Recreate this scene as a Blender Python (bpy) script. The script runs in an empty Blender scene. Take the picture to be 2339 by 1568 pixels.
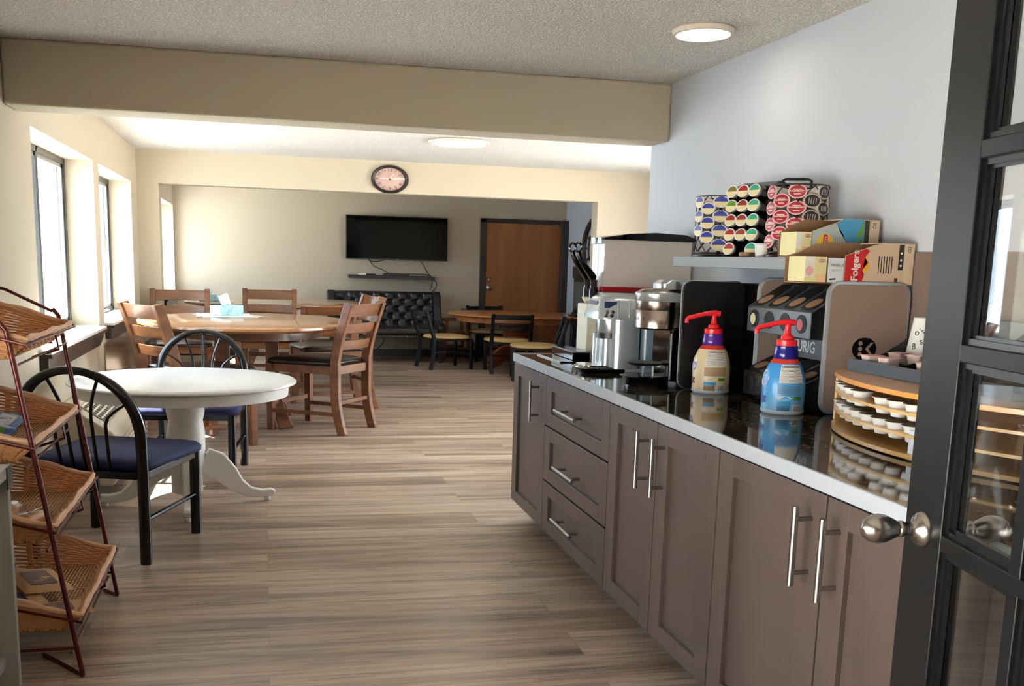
import bpy, math, random
from math import sin, cos, pi, radians
from mathutils import Vector, Matrix
random.seed(7)
SC = bpy.context.scene
COL = SC.collection
# ------------------------------------------------------------------ camera
YAW, PIT, ROL = radians(13.42783), radians(10.42288), radians(-1.61873)
_f = Vector((sin(YAW)*cos(PIT), cos(YAW)*cos(PIT), -sin(PIT)))
_r = Vector((cos(YAW), -sin(YAW), 0)); _d = _f.cross(_r)
_r2 = _r*cos(ROL) + _d*sin(ROL); _d2 = _d*cos(ROL) - _r*sin(ROL)
cd = bpy.data.cameras.new('camera'); cam = bpy.data.objects.new('camera', cd); COL.objects.link(cam)
m = Matrix.Identity(4)
for i in range(3):
    m[i][0] = _r2[i]; m[i][1] = -_d2[i]; m[i][2] = -_f[i]
m[2][3] = 1.381
cam.matrix_world = m
cd.sensor_fit = 'HORIZONTAL'; cd.sensor_width = 36.0
cd.lens = 2393.2/2339*36.0
cd.shift_y = (1038.13-784)/2339
cd.clip_start = 0.05
SC.camera = cam
# ------------------------------------------------------------------ world, sun, exposure
w = bpy.data.worlds.new('sky'); SC.world = w; w.use_nodes = True
bg = w.node_tree.nodes['Background']; bg.inputs[0].default_value = (0.80, 0.90, 1.0, 1); bg.inputs[1].default_value = 11.0
def add_light(name, typ, loc, energy, color=(1,1,1), rot=None, **kw):
    l = bpy.data.lights.new(name, typ); l.energy = energy; l.color = color
    o = bpy.data.objects.new(name, l); COL.objects.link(o); o.location = loc
    if rot: o.rotation_euler = rot
    for k, v in kw.items(): setattr(l, k, v)
    return o
sun = add_light('sun', 'SUN', (-5, 4, 8), 60.0, (1.0, 0.93, 0.82), angle=radians(0.6))
sun.rotation_euler = Vector((-0.52, 0.12, 1.0)).to_track_quat('Z', 'Y').to_euler()
def portal(name, loc, sx, sy, rot):
    o = add_light(name, 'AREA', loc, 1.0, rot=rot, shape='RECTANGLE', size=sx, size_y=sy)
    o.data.cycles.is_portal = True
    return o
WIN = [(5.98, 8.04), (8.29, 10.22), (12.95, 14.80)]
for a, b in WIN:
    portal('window_daylight', (-1.42, (a+b)/2, 1.42), 1.2, b-a, (0, radians(-90), 0))
portal('window_daylight', (-1.42, 1.15, 0.65), 1.1, 3.5, (0, radians(-90), 0))  # portal of the near opening, added out of view for extra daylight
portal('window_daylight', (4.50, 8.1, 1.1), 2.0, 3.0, (0, radians(90), 0))  # portal of the made-up far right opening that brightens the rear room
SC.view_settings.view_transform = 'Standard'
SC.view_settings.look = 'None'
SC.view_settings.gamma = 1.0
SC.view_settings.exposure = 0.15
SC.view_settings.use_curve_mapping = False
K = 1.38
# ------------------------------------------------------------------ materials
def lin(c):
    c = c/255.0
    return c/12.92 if c <= 0.04045 else ((c+0.055)/1.055)**2.4
def rgb(h): return (lin(int(h[0:2],16)), lin(int(h[2:4],16)), lin(int(h[4:6],16)), 1)
class N:
    def __init__(s, name):
        s.m = bpy.data.materials.new(name); s.m.use_nodes = True; s.t = s.m.node_tree
        s.b = s.t.nodes['Principled BSDF']; s.out = s.t.nodes['Material Output']
    def n(s, typ, **kw):
        x = s.t.nodes.new(typ)
        for k, v in kw.items():
            if k.startswith('i_'):
                key = k[2:]; key = int(key) if key.isdigit() else key.replace('_', ' ')
                x.inputs[key].default_value = v
            else: setattr(x, k, v)
        return x
    def l(s, a, b): s.t.links.new(a, b)
    def coords(s, scale=(1,1,1), rot=(0,0,0)):
        tc = s.n('ShaderNodeTexCoord'); mp = s.n('ShaderNodeMapping')
        mp.inputs['Scale'].default_value = scale; mp.inputs['Rotation'].default_value = rot
        s.l(tc.outputs['Object'], mp.inputs[0]); return mp.outputs[0]
    def ramp(s, fac, stops):
        r = s.n('ShaderNodeValToRGB'); e = r.color_ramp.elements
        e[0].position = stops[0][0]; e[0].color = stops[0][1]; e[1].position = stops[-1][0]; e[1].color = stops[-1][1]
        for p, c in stops[1:-1]:
            q = e.new(p); q.color = c
        s.l(fac, r.inputs[0]); return r.outputs[0]
    def mix(s, fac, a, b, mode='MIX'):
        x = s.n('ShaderNodeMix', data_type='RGBA', blend_type=mode)
        for sock, v in ((x.inputs[0], fac), (x.inputs[6], a), (x.inputs[7], b)):
            if hasattr(v, 'links'): s.l(v, sock)
            else: sock.default_value = v
        return x.outputs[2]
    def bump(s, h, strength=0.3, dist=0.01):
        b = s.n('ShaderNodeBump'); b.inputs['Strength'].default_value = strength; b.inputs['Distance'].default_value = dist
        s.l(h, b.inputs['Height']); s.l(b.outputs[0], s.b.inputs['Normal'])
_mc = {}
def mat(name, hexc, rough=0.5, metal=0.0, spec=0.5, bump=None, vary=0.0, coat=0.0, emit=0.0, alpha=1.0, trans=0.0):
    if name in _mc: return _mc[name]
    s = N(name); c = rgb(hexc)
    s.b.inputs['Base Color'].default_value = c; s.b.inputs['Roughness'].default_value = rough
    s.b.inputs['Metallic'].default_value = metal; s.b.inputs['Specular IOR Level'].default_value = spec
    s.b.inputs['Coat Weight'].default_value = coat; s.b.inputs['Alpha'].default_value = alpha
    s.b.inputs['Transmission Weight'].default_value = trans
    if emit:
        s.b.inputs['Emission Color'].default_value = c; s.b.inputs['Emission Strength'].default_value = emit
    if vary or bump:
        nz = s.n('ShaderNodeTexNoise', i_Scale=(bump[0] if bump else 6.0), i_Detail=4.0); s.l(s.coords(), nz.inputs['Vector'])
        if vary:
            n2 = s.n('ShaderNodeTexNoise', i_Scale=3.0, i_Detail=3.0); s.l(s.coords(), n2.inputs['Vector'])
            d = tuple(x*(1-vary) for x in c[:3])+(1,); u = tuple(min(1, x*(1+vary)) for x in c[:3])+(1,)
            s.l(s.ramp(n2.outputs[0], [(0.3, d), (0.7, u)]), s.b.inputs['Base Color'])
        if bump: s.bump(nz.outputs[0], bump[1], bump[2] if len(bump) > 2 else 0.01)
    _mc[name] = s.m; return s.m
def wood(name, dark, light, rough=0.4, scale=(18, 2, 2), coat=0.2, spec=0.5):
    s = N(name); v = s.coords(scale)
    nz = s.n('ShaderNodeTexNoise', i_Scale=1.0, i_Detail=6.0, i_Distortion=0.8); s.l(v, nz.inputs['Vector'])
    c = s.ramp(nz.outputs[0], [(0.3, rgb(dark)), (0.7, rgb(light))])
    s.l(c, s.b.inputs['Base Color']); s.b.inputs['Roughness'].default_value = rough; s.b.inputs['Coat Weight'].default_value = coat
    s.b.inputs['Coat Roughness'].default_value = 0.15; s.b.inputs['Specular IOR Level'].default_value = spec
    s.bump(nz.outputs[0], 0.08, 0.002); _mc[name] = s.m; return s.m
def popcorn():
    s = N('popcorn_ceiling'); s.b.inputs['Roughness'].default_value = 0.95
    v = s.coords(); a = s.n('ShaderNodeTexNoise', i_Scale=75.0, i_Detail=5.0, i_Roughness=0.7); s.l(v, a.inputs['Vector'])
    b = s.n('ShaderNodeTexVoronoi', i_Scale=95.0); s.l(v, b.inputs['Vector'])
    mm = s.n('ShaderNodeMath', operation='SUBTRACT'); s.l(a.outputs[0], mm.inputs[0]); s.l(b.outputs[0], mm.inputs[1])
    s.l(s.ramp(mm.outputs[0], [(-0.0, rgb('D2CEC6')), (0.22, rgb('F7F4EF'))]), s.b.inputs['Base Color'])
    s.bump(mm.outputs[0], 0.7, 0.010); return s.m
def floor_mat():
    s = N('floor_planks'); v = s.coords()
    br = s.n('ShaderNodeTexBrick', offset=0.37, offset_frequency=2, squash=1.0)
    br.inputs['Scale'].default_value = 1.0; br.inputs['Brick Width'].default_value = 1.75; br.inputs['Row Height'].default_value = 0.243
    br.inputs['Mortar Size'].default_value = 0.0016; br.inputs['Mortar Smooth'].default_value = 0.2; br.inputs['Bias'].default_value = 0.0
    br.inputs['Color1'].default_value = (0.0, 0.0, 0.0, 1); br.inputs['Color2'].default_value = (1, 1, 1, 1); br.inputs['Mortar'].default_value = (0.5, 0.5, 0.5, 1)
    s.l(v, br.inputs['Vector'])
    # per plank offset of the grain
    sx = s.n('ShaderNodeSeparateXYZ'); s.l(v, sx.inputs[0])
    off = s.n('ShaderNodeMath', operation='MULTIPLY', i_1=7.0); s.l(br.outputs['Color'], off.inputs[0])
    cb = s.n('ShaderNodeCombineXYZ'); s.l(sx.outputs[0], cb.inputs[0]); s.l(sx.outputs[1], cb.inputs[1]); s.l(off.outputs[0], cb.inputs[2])
    def grain(sc, det, dist):
        mp = s.n('ShaderNodeMapping'); mp.inputs['Scale'].default_value = sc; s.l(cb.outputs[0], mp.inputs[0])
        g = s.n('ShaderNodeTexNoise', i_Scale=1.0, i_Detail=det, i_Distortion=dist, i_Roughness=0.6); s.l(mp.outputs[0], g.inputs['Vector']); return g.outputs[0]
    g1 = grain((0.55, 7.0, 1.0), 5.0, 0.8); g2 = grain((2.5, 55.0, 1.0), 6.0, 0.6)
    c1 = s.ramp(g1, [(0.30, rgb('74665C')), (0.41, rgb('9C8878')), (0.52, rgb('BDA895')), (0.68, rgb('D4C3AF'))])
    c2 = s.ramp(g2, [(0.33, rgb('7E7066')), (0.50, rgb('FFFFFF'))])
    c = s.mix(0.65, c1, c2, 'MULTIPLY')
    tone = s.ramp(br.outputs['Color'], [(0.0, rgb('DAD3CC')), (1.0, rgb('FFFFFF'))])
    c = s.mix(1.0, c, tone, 'MULTIPLY')
    dk = s.n('ShaderNodeMath', operation='MULTIPLY', i_1=0.45); s.l(br.outputs['Fac'], dk.inputs[0])
    c = s.mix(dk.outputs[0], c, rgb('6A5444'))
    s.l(c, s.b.inputs['Base Color']); s.b.inputs['Roughness'].default_value = 0.36; s.b.inputs['Specular IOR Level'].default_value = 0.45
    s.bump(g2, 0.06, 0.002); return s.m
def granite():
    s = N('black_granite'); v = s.coords()
    vo = s.n('ShaderNodeTexVoronoi', i_Scale=42.0); s.l(v, vo.inputs['Vector'])
    nz = s.n('ShaderNodeTexNoise', i_Scale=16.0, i_Detail=6.0); s.l(v, nz.inputs['Vector'])
    a = s.ramp(vo.outputs[0], [(0.0, rgb('C4B48E')), (0.26, rgb('221E19')), (1.0, rgb('0C0B0A'))])
    b = s.ramp(nz.outputs[0], [(0.45, rgb('0B0A09')), (0.70, rgb('5C503E'))])
    c = s.mix(0.5, a, b, 'ADD')
    br = s.n('ShaderNodeTexBrick', offset=0.0); br.inputs['Scale'].default_value = 1.0; br.inputs['Brick Width'].default_value = 0.42; br.inputs['Row Height'].default_value = 0.43
    br.inputs['Mortar Size'].default_value = 0.0016; s.l(v, br.inputs['Vector'])
    c = s.mix(br.outputs['Fac'], c, rgb('2A2621'))
    s.l(c, s.b.inputs['Base Color']); s.b.inputs['Roughness'].default_value = 0.06; s.b.inputs['Specular IOR Level'].default_value = 0.6; return s.m
def wicker(name, dark, light, diag=False):
    s = N(name); v = s.coords((1, 1, 1))
    wv = s.n('ShaderNodeTexWave', wave_type='BANDS', bands_direction='Y', i_Scale=16.0, i_Distortion=0.6, i_Detail=0.0); s.l(v, wv.inputs['Vector'])
    w2 = s.n('ShaderNodeTexWave', wave_type='BANDS', bands_direction='X', i_Scale=26.0, i_Distortion=0.6, i_Detail=0.0); s.l(v, w2.inputs['Vector'])
    x = s.n('ShaderNodeMath', operation='MULTIPLY'); s.l(wv.outputs['Fac'], x.inputs[0]); s.l(w2.outputs['Fac'], x.inputs[1])
    s.l(s.ramp(x.outputs[0], [(0.02, rgb(dark)), (0.45, rgb(light))]), s.b.inputs['Base Color'])
    s.b.inputs['Roughness'].default_value = 0.55; s.bump(x.outputs[0], 0.8, 0.01); return s.m
def glass(name, tint='FFFFFF', rough=0.0):
    s = N(name); s.b.inputs['Base Color'].default_value = rgb(tint); s.b.inputs['Transmission Weight'].default_value = 1.0
    s.b.inputs['Roughness'].default_value = rough; s.b.inputs['IOR'].default_value = 1.45; return s.m
def thin_glass(name, tint='FFFFFF', ior=1.5, body=0.0):
    # clear sheet: light passes straight through, the surface mirrors by Fresnel; body = share of milky plastic
    s = N(name); t = s.n('ShaderNodeBsdfTransparent'); t.inputs[0].default_value = rgb(tint)
    g = s.n('ShaderNodeBsdfGlossy'); g.inputs['Roughness'].default_value = 0.01; g.inputs[0].default_value = (1, 1, 1, 1)
    f = s.n('ShaderNodeFresnel'); gm = s.n('ShaderNodeNewGeometry')
    iv = s.n('ShaderNodeMapRange'); iv.inputs['To Min'].default_value = ior; iv.inputs['To Max'].default_value = 1.0/ior
    s.l(gm.outputs['Backfacing'], iv.inputs[0]); s.l(iv.outputs[0], f.inputs[0])
    mx = s.n('ShaderNodeMixShader'); s.l(f.outputs[0], mx.inputs[0]); s.l(t.outputs[0], mx.inputs[1]); s.l(g.outputs[0], mx.inputs[2])
    o = mx.outputs[0]
    if body:
        s.b.inputs['Base Color'].default_value = rgb(tint); s.b.inputs['Roughness'].default_value = 0.3
        m2 = s.n('ShaderNodeMixShader'); m2.inputs[0].default_value = body; s.l(o, m2.inputs[1]); s.l(s.b.outputs[0], m2.inputs[2]); o = m2.outputs[0]
    s.l(o, s.out.inputs[0]); return s.m
W_TAN = mat('tan_wall_paint', 'BAAE99', 0.85, bump=(160, 0.08, 0.003))
W_GRAY = mat('pale_gray_wall_paint', 'C0C4CD', 0.8, bump=(120, 0.12, 0.003))
W_BLUE = mat('blue_gray_wall_paint', 'B4B9C4', 0.85, bump=(120, 0.1, 0.003))
POP = popcorn(); FLOOR = floor_mat(); GRAN = granite()
WHITE = mat('white_paint', 'EFEDE8', 0.35)
NOSE = mat('white_laminate_edge', 'A8AEB5', 0.35)
CAB = wood('taupe_cabinet', '4E403A', '5B4C44', 0.42, (3, 3, 0.7), 0.05)
CABD = mat('cabinet_dark', '3A302B', 0.6)
NICKEL = mat('brushed_nickel', '9A9895', 0.3, 1.0)
CHROME = mat('chrome', 'D8D8D8', 0.08, 1.0)
SILVER = mat('silver_plastic', 'AEB4B8', 0.22, 0.6)
STEEL = mat('brushed_steel', 'A59A92', 0.22, 1.0)
BLK = mat('black_plastic', '0B0B0C', 0.35)
BLKG = mat('gloss_black', '060607', 0.08)
BMET = mat('black_metal', '050608', 0.2, 0.0, 0.5)
BMETB = mat('black_metal_cafe', '07080B', 0.35, 0.0, 0.3)
NAVY = mat('navy_fabric', '111B4C', 0.8, bump=(220, 0.3, 0.002))
WD = wood('chestnut_wood', '54301A', '80502C', 0.38, (3, 3, 14), 0.12)
WDX = wood('chestnut_wood_rail', '56321A', '82512D', 0.38, (3, 14, 20), 0.12)
WT = wood('table_top_wood', '8A5730', 'AE7A4C', 0.22, (2, 16, 4), 0.5)
WTD = wood('dark_table_wood', '4A2A18', '6B4226', 0.35, (3, 3, 10), 0.3)
OAK = wood('orange_oak', '9A5A28', 'B9743A', 0.3, (2, 12, 3), 0.4)
LEATH = mat('brown_leather', '1D1412', 0.3, 0, 0.45, bump=(60, 0.1, 0.002))
LEATHB = mat('black_leather', '1F1B1B', 0.36, 0, 0.5, bump=(60, 0.12, 0.002))
TANV = mat('tan_vinyl', 'C9AA74', 0.4)
# ------------------------------------------------------------------ mesh helpers
class M:
    def __init__(s): s.v = []; s.f = []; s.mi = []
    def add(s, vs, fs, mi=0):
        o = len(s.v); s.v += [tuple(v) for v in vs]; s.f += [tuple(i+o for i in f) for f in fs]; s.mi += [mi]*len(fs); return s
    def box(s, x0, x1, y0, y1, z0, z1, mi=0):
        return s.add([(x0,y0,z0),(x1,y0,z0),(x1,y1,z0),(x0,y1,z0),(x0,y0,z1),(x1,y0,z1),(x1,y1,z1),(x0,y1,z1)],
                     [(0,3,2,1),(4,5,6,7),(0,1,5,4),(1,2,6,5),(2,3,7,6),(3,0,4,7)], mi)
    def tube(s, pts, r, n=8, closed=False, mi=0, r2=None, up=None):
        P = [Vector(p) for p in pts]; m_ = len(P); rs = r if isinstance(r, (list, tuple)) else [r]*m_
        vs = []; fs = []; prev = None
        for i, p in enumerate(P):
            if closed: t = P[(i+1) % m_]-P[i-1]
            else: t = P[min(i+1, m_-1)]-P[max(i-1, 0)]
            t.normalize()
            if prev is None:
                u = Vector(up) if up else (Vector((0,0,1)) if abs(t.z) < 0.9 else Vector((1,0,0)))
            else: u = prev
            a = (u - t*u.dot(t))
            if a.length < 1e-6: a = t.orthogonal()
            a.normalize(); prev = a; b = t.cross(a)
            k = 1.0
            if (closed or 0 < i < m_-1):
                d1 = (P[i]-P[i-1]).normalized(); c_ = max(0.5, d1.dot(t)); k = 1/c_
            for j in range(n):
                an = 2*pi*j/n + (pi/n if n == 4 else 0)
                vs.append(p + a*cos(an)*rs[i]*(1 if r2 is None else r2/r)*1.0 + b*sin(an)*rs[i]*k if False else p + (a*cos(an)*(rs[i] if r2 is None else r2) + b*sin(an)*rs[i]))
        L = m_ if closed else m_-1
        for i in range(L):
            i2 = (i+1) % m_
            for j in range(n):
                fs.append((i*n+j, i*n+(j+1) % n, i2*n+(j+1) % n, i2*n+j))
        if not closed:
            fs.append(tuple(range(n-1, -1, -1))); fs.append(tuple((m_-1)*n+j for j in range(n)))
        return s.add(vs, fs, mi)
    def lathe(s, prof, n=32, c=(0,0,0), mi=0, axis='z', cap=True):
        vs = []; fs = []; q = len(prof)
        for (r, z) in prof:
            for j in range(n):
                a = 2*pi*j/n; x, y = r*cos(a), r*sin(a)
                vs.append({'z': (c[0]+x, c[1]+y, c[2]+z), 'x': (c[0]+z, c[1]+x, c[2]+y), 'y': (c[0]+y, c[1]+z, c[2]+x)}[axis])
        for i in range(q-1):
            for j in range(n): fs.append((i*n+j, i*n+(j+1) % n, (i+1)*n+(j+1) % n, (i+1)*n+j))
        if cap:
            fs.append(tuple(range(n-1, -1, -1))); fs.append(tuple((q-1)*n+j for j in range(n)))
        return s.add(vs, fs, mi)
    def prism(s, poly, d0, d1, plane='xz', mi=0):
        n = len(poly)
        def P(p, d): return {'xz': (p[0], d, p[1]), 'xy': (p[0], p[1], d), 'yz': (d, p[0], p[1])}[plane]
        vs = [P(p, d0) for p in poly]+[P(p, d1) for p in poly]
        fs = [tuple(range(n)), tuple(range(2*n-1, n-1, -1))]+[(i, i+n, (i+1) % n+n, (i+1) % n) for i in range(n)]
        return s.add(vs, fs, mi)
    def bar(s, pts, w, h, up=(0,0,1), mi=0):
        """rectangular section swept along pts; w across, h along up"""
        P = [Vector(p) for p in pts]; vs = []; fs = []
        for i, p in enumerate(P):
            t = (P[min(i+1, len(P)-1)]-P[max(i-1, 0)]).normalized(); u = Vector(up); u = (u-t*u.dot(t)).normalized(); a = t.cross(u)
            ww = w[i] if isinstance(w, (list, tuple)) else w; hh = h[i] if isinstance(h, (list, tuple)) else h
            for sa, su in ((-1,-1),(1,-1),(1,1),(-1,1)): vs.append(p+a*sa*ww/2+u*su*hh/2)
        for i in range(len(P)-1):
            for j in range(4): fs.append((i*4+j, i*4+(j+1) % 4, i*4+4+(j+1) % 4, i*4+4+j))
        fs.append((3,2,1,0)); k = (len(P)-1)*4; fs.append((k,k+1,k+2,k+3))
        return s.add(vs, fs, mi)
    def tf(s, mtx, start=0):
        for i in range(start, len(s.v)): s.v[i] = tuple(mtx @ Vector(s.v[i]))
        return s
def rrect(x0, x1, y0, y1, r, n=5):
    out = []
    for cx, cy, a0 in ((x1-r, y1-r, 0), (x0+r, y1-r, 90), (x0+r, y0+r, 180), (x1-r, y0+r, 270)):
        for i in range(n+1):
            a = radians(a0+90*i/n); out.append((cx+r*cos(a), cy+r*sin(a)))
    return out
def obj(name, mb, mats, parent=None, bev=0, label=None, sub=0, seg=2, smooth=0.7):
    me = bpy.data.meshes.new(name); me.from_pydata(mb.v, [], mb.f)
    if not isinstance(mats, (list, tuple)): mats = [mats]
    for q in mats: me.materials.append(q)
    for p, i in zip(me.polygons, mb.mi): p.material_index = i
    import bmesh
    bm = bmesh.new(); bm.from_mesh(me); bmesh.ops.recalc_face_normals(bm, faces=bm.faces); bm.to_mesh(me); bm.free()
    if smooth:
        me.shade_smooth(); me.set_sharp_from_angle(angle=smooth)
    me.update()
    o = bpy.data.objects.new(name, me); COL.objects.link(o)
    if parent: o.parent = parent
    if bev:
        b = o.modifiers.new('bevel', 'BEVEL'); b.width = bev; b.segments = seg; b.limit_method = 'ANGLE'; b.angle_limit = radians(40)
    if sub:
        b = o.modifiers.new('subsurf', 'SUBSURF'); b.levels = sub; b.render_levels = sub
    if label: o['label'] = label
    return o
def thing(name, label, cat, loc, rotz=0, group=None, scale=(K, K, 1)):
    o = bpy.data.objects.new(name, None); COL.objects.link(o); o.location = loc; o.rotation_euler = (0, 0, rotz); o.scale = scale
    o.empty_display_size = 0.05; o['label'] = label; o['category'] = cat
    if group: o['group'] = group
    return o
def tag(o, label, cat, group=None, loc=None, rotz=None, scale=None):
    o['label'] = label; o['category'] = cat
    if group: o['group'] = group
    if loc is not None: o.location = loc
    if rotz is not None: o.rotation_euler = (0, 0, rotz)
    if scale is not None: o.scale = scale
    return o
def struct(name, mb, mats, parent=None, **kw):
    o = obj(name, mb, mats, parent, **kw)
    if not parent: o['kind'] = 'structure'
    return o
def kids(o): return [c for c in COL.objects if c.parent == o]
def dup(root, loc, rotz, label, group=None, skip=()):
    r = root.copy(); COL.objects.link(r); r.location = loc; r.rotation_euler = (root.rotation_euler[0], root.rotation_euler[1], rotz)
    r['label'] = label
    if group: r['group'] = group
    for ch in kids(root):
        if ch.name.split('.')[0] in skip: continue
        c = ch.copy(); COL.objects.link(c); c.parent = r
        for g in kids(ch):
            d = g.copy(); COL.objects.link(d); d.parent = c
    return r
def text(name, body, size, mtx, material, parent, depth=0.0008, label=None, align='CENTER', bold=0.0):
    cu = bpy.data.curves.new(name, 'FONT'); cu.body = body; cu.size = size; cu.extrude = depth; cu.align_x = align; cu.align_y = 'CENTER'; cu.offset = bold
    tmp = bpy.data.objects.new('tmp', cu); COL.objects.link(tmp)
    dg = bpy.context.evaluated_depsgraph_get(); me = bpy.data.meshes.new_from_object(tmp.evaluated_get(dg))
    bpy.data.objects.remove(tmp); me.materials.clear(); me.materials.append(material); me.transform(mtx)
    o = bpy.data.objects.new(name, me); COL.objects.link(o); o.parent = parent
    if label: o['label'] = label
    return o
def frame_to(origin, xdir, updir):
    """matrix putting text x along xdir, text up along updir"""
    x = Vector(xdir).normalized(); y = Vector(updir); y = (y-x*y.dot(x)).normalized(); z = x.cross(y)
    m_ = Matrix.Identity(4)
    for i in range(3): m_[i][0] = x[i]; m_[i][1] = y[i]; m_[i][2] = z[i]; m_[i][3] = origin[i]
    return m_
# ------------------------------------------------------------------ room shell
XL, XR, XF = -1.15, 2.10, 4.28          # window wall, near right wall, far right wall
YB, YBE, YH, YHE, YE = 5.41, 5.68, 10.66, 10.86, 14.95
ZC = 2.32
struct('floor', M().box(-1.4, 4.5, -4.2, 15.2, -0.06, 0.0), FLOOR, smooth=0)
struct('ceiling', M().box(-1.4, 4.5, -4.2, 15.2, ZC, ZC+0.1), POP, smooth=0)
def wall_with_holes(x0, x1, ya, yb, za, zb, holes):
    mb = M(); y = ya
    for (a, b, c, d) in sorted(holes):
        mb.box(x0, x1, y, a, za, zb); mb.box(x0, x1, a, b, za, c); mb.box(x0, x1, a, b, d, zb); y = b
    mb.box(x0, x1, y, yb, za, zb); return mb
ZW0, ZW1 = 0.845, 1.995
struct('wall_left', wall_with_holes(-1.40, XL, -4.2, 15.2, 0, ZC, [(-0.6, 2.9, 0.1, 1.2)]+[(a, b, ZW0, ZW1) for a, b in WIN]), W_TAN, smooth=0)  # low near opening is an unseen addition, throws daylight up at the ceiling
struct('wall_right', M().box(XR, XR+0.2, -4.2, YBE, 0, ZC), W_GRAY, smooth=0)
struct('wall_return', M().box(XR+0.2, XF+0.2, YBE-0.2, YBE, 0, ZC), W_TAN, smooth=0)
struct('wall_far_right', wall_with_holes(XF, XF+0.2, YBE, 15.2, 0, ZC, [(6.6, 9.6, 0.1, 2.1)]), W_BLUE, smooth=0)  # opening is added out of view to light the rear room
struct('wall_end', M().box(-1.4, 4.5, YE, 15.2, 0, ZC), W_TAN, smooth=0)
mb = wall_with_holes(-4.2, -4.0, -1.4, 2.3, 0, ZC, [(0.0, 0.001, 0.3, 0.301)]); mb.v = [(y, x, z) for x, y, z in mb.v]
struct('wall_behind', mb, W_TAN, smooth=0)
struct('ceiling_beam', M().box(XL, XR, YB, YBE, 2.027, ZC), W_TAN, bev=0.012, smooth=0)
mb = M().box(XL, -0.95, YH, YHE, 0, ZC).box(3.385, XF, YH, YHE, 0, ZC).box(-0.95, 3.385, YH, YHE, 2.012, ZC)
struct('wall_header', mb, W_TAN, smooth=0)
BASEB = mat('black_baseboard', '0D0D0F', 0.35)
struct('baseboard_end', M().box(XL, 3.0, YE-0.012, YE, 0, 0.106).box(4.27, XF, YE-0.012, YE, 0, 0.106), BASEB, smooth=0)
struct('baseboard_far_right', M().box(XF-0.012, XF, YBE, YE, 0, 0.106), BASEB, smooth=0)
struct('baseboard_left', M().box(XL, XL+0.01, 7.9, YH, 0, 0.10), BASEB, smooth=0)
mb = M().prism([(XL, 0), (XL+0.01, 0), (XL+0.01, 0.70), (XL, 0.70)], 8.2, 10.2, 'xz')
struct('trim_1', mb, wood('window_apron_wood', '6E5844', '9A8468', 0.2, (2, 9, 0.8), 0.5), smooth=0)
# outside
struct('ground_outside', M().box(-60, 40, -60, 60, -0.3, -0.2), mat('pale_concrete', 'DEDBD4', 0.9), smooth=0)
# windows
WFR = mat('dark_bronze_frame', '3B3A38', 0.35, 0.4)
WGL = thin_glass('window_glass', 'F4FAFF')
SILLT = mat('white_sill_top', 'E9E6DF', 0.3)
SILLW = wood('dark_sill_wood', '1E1410', '33241D', 0.35, (3, 10, 3), 0.1)
for i, (a, b) in enumerate(WIN):
    t = bpy.data.objects.new('window_%d' % (i+1), None); COL.objects.link(t); t['kind'] = 'structure'; t.location = (-1.355, (a+b)/2, ZW0)
    h = (b-a)/2; z1 = ZW1-ZW0; fr = M()
    for y0, y1, c0, c1 in ((-h, -h+0.05, 0, z1), (h-0.05, h, 0, z1), (0.055, 0.10, 0, z1), (-h, h, 0, 0.04), (-h, h, z1-0.04, z1)): fr.box(-0.03, 0.02, y0, y1, c0, c1)
    obj('window_frame', fr, WFR, t, bev=0.004)
    s2 = M()
    for y0, y1, c0, c1 in ((-h+0.05, -h+0.085, 0.04, z1-0.04), (h-0.085, h-0.05, 0.04, z1-0.04), (-h+0.05, h-0.05, 0.04, 0.065), (-h+0.05, h-0.05, z1-0.065, z1-0.04)): s2.box(-0.015, 0.008, y0, y1, c0, c1)
    obj('window_sash', s2, mat('gray_sash', '8D8D8C', 0.4, 0.3), t)
    obj('window_pane', M().box(-0.006, -0.002, -h+0.05, h-0.05, 0.04, z1-0.04), WGL, t)
    # sill board with bracket apron
    st = bpy.data.objects.new('trim_%d' % (i+2), None); COL.objects.link(st); st['kind'] = 'structure'; st.location = (XL, (a+b)/2, ZW0)
    y0, y1 = (-h-0.07, h-0.10) if i == 0 else (-h, h)
    if i == 2: y1 = h-0.1
    sl = M().box(-0.18, 0.0, -h, h, -0.01, 0.004); sl.box(-0.001, 0.062, y0, y1, -0.014, 0.004)
    obj('sill_top', sl, SILLT, st)
    obj('sill_edge', M().box(0.0, 0.064, y0-0.002, y1+0.002, -0.034, -0.0145), SILLW, st)
    obj('sill_apron', M().prism([(y0, -0.034), (y1, -0.034), (y1-0.06, -0.075), (y1-0.22, -0.115), (y0, -0.115)], 0.0, 0.045, 'yz'), SILLW, st, bev=0.004)
# recessed ceiling lights
LRIM = mat('light_rim', 'E8DCCB', 0.5)
LDIF = mat('lit_diffuser', 'FFF1DA', 0.5, emit=14.0)
def ceiling_light(x, y, r, label, e=1.0):
    t = thing('ceiling_light', label, 'light', (x, y, ZC), 0, scale=(1, 1.15, 1))
    obj('light_rim', M().lathe([(r, 0.0), (r*1.04, -0.006), (r*1.0, -0.022), (r*0.9, -0.024), (r*0.88, -0.012)], 48), LRIM, t)
    obj('diffuser', M().lathe([(r*0.89, -0.012), (r*0.885, -0.0235), (r*0.5, -0.027), (0.001, -0.028)], 48), LDIF, t, label='lit round white diffuser')
    return t
ceiling_light(1.735, 4.163, 0.118, 'round glowing flush ceiling light in front of the beam near the pale right wall')
ceiling_light(1.55, 8.62, 0.24, 'glowing flush ceiling light beyond the beam, mostly hidden by it')
ceiling_light(0.2, -1.2, 0.118, 'round ceiling light behind the camera')
ceiling_light(2.3, 12.9, 0.2, 'ceiling light of the end room, hidden above the header')  # added lamp, out of view, brightens the end room
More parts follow.
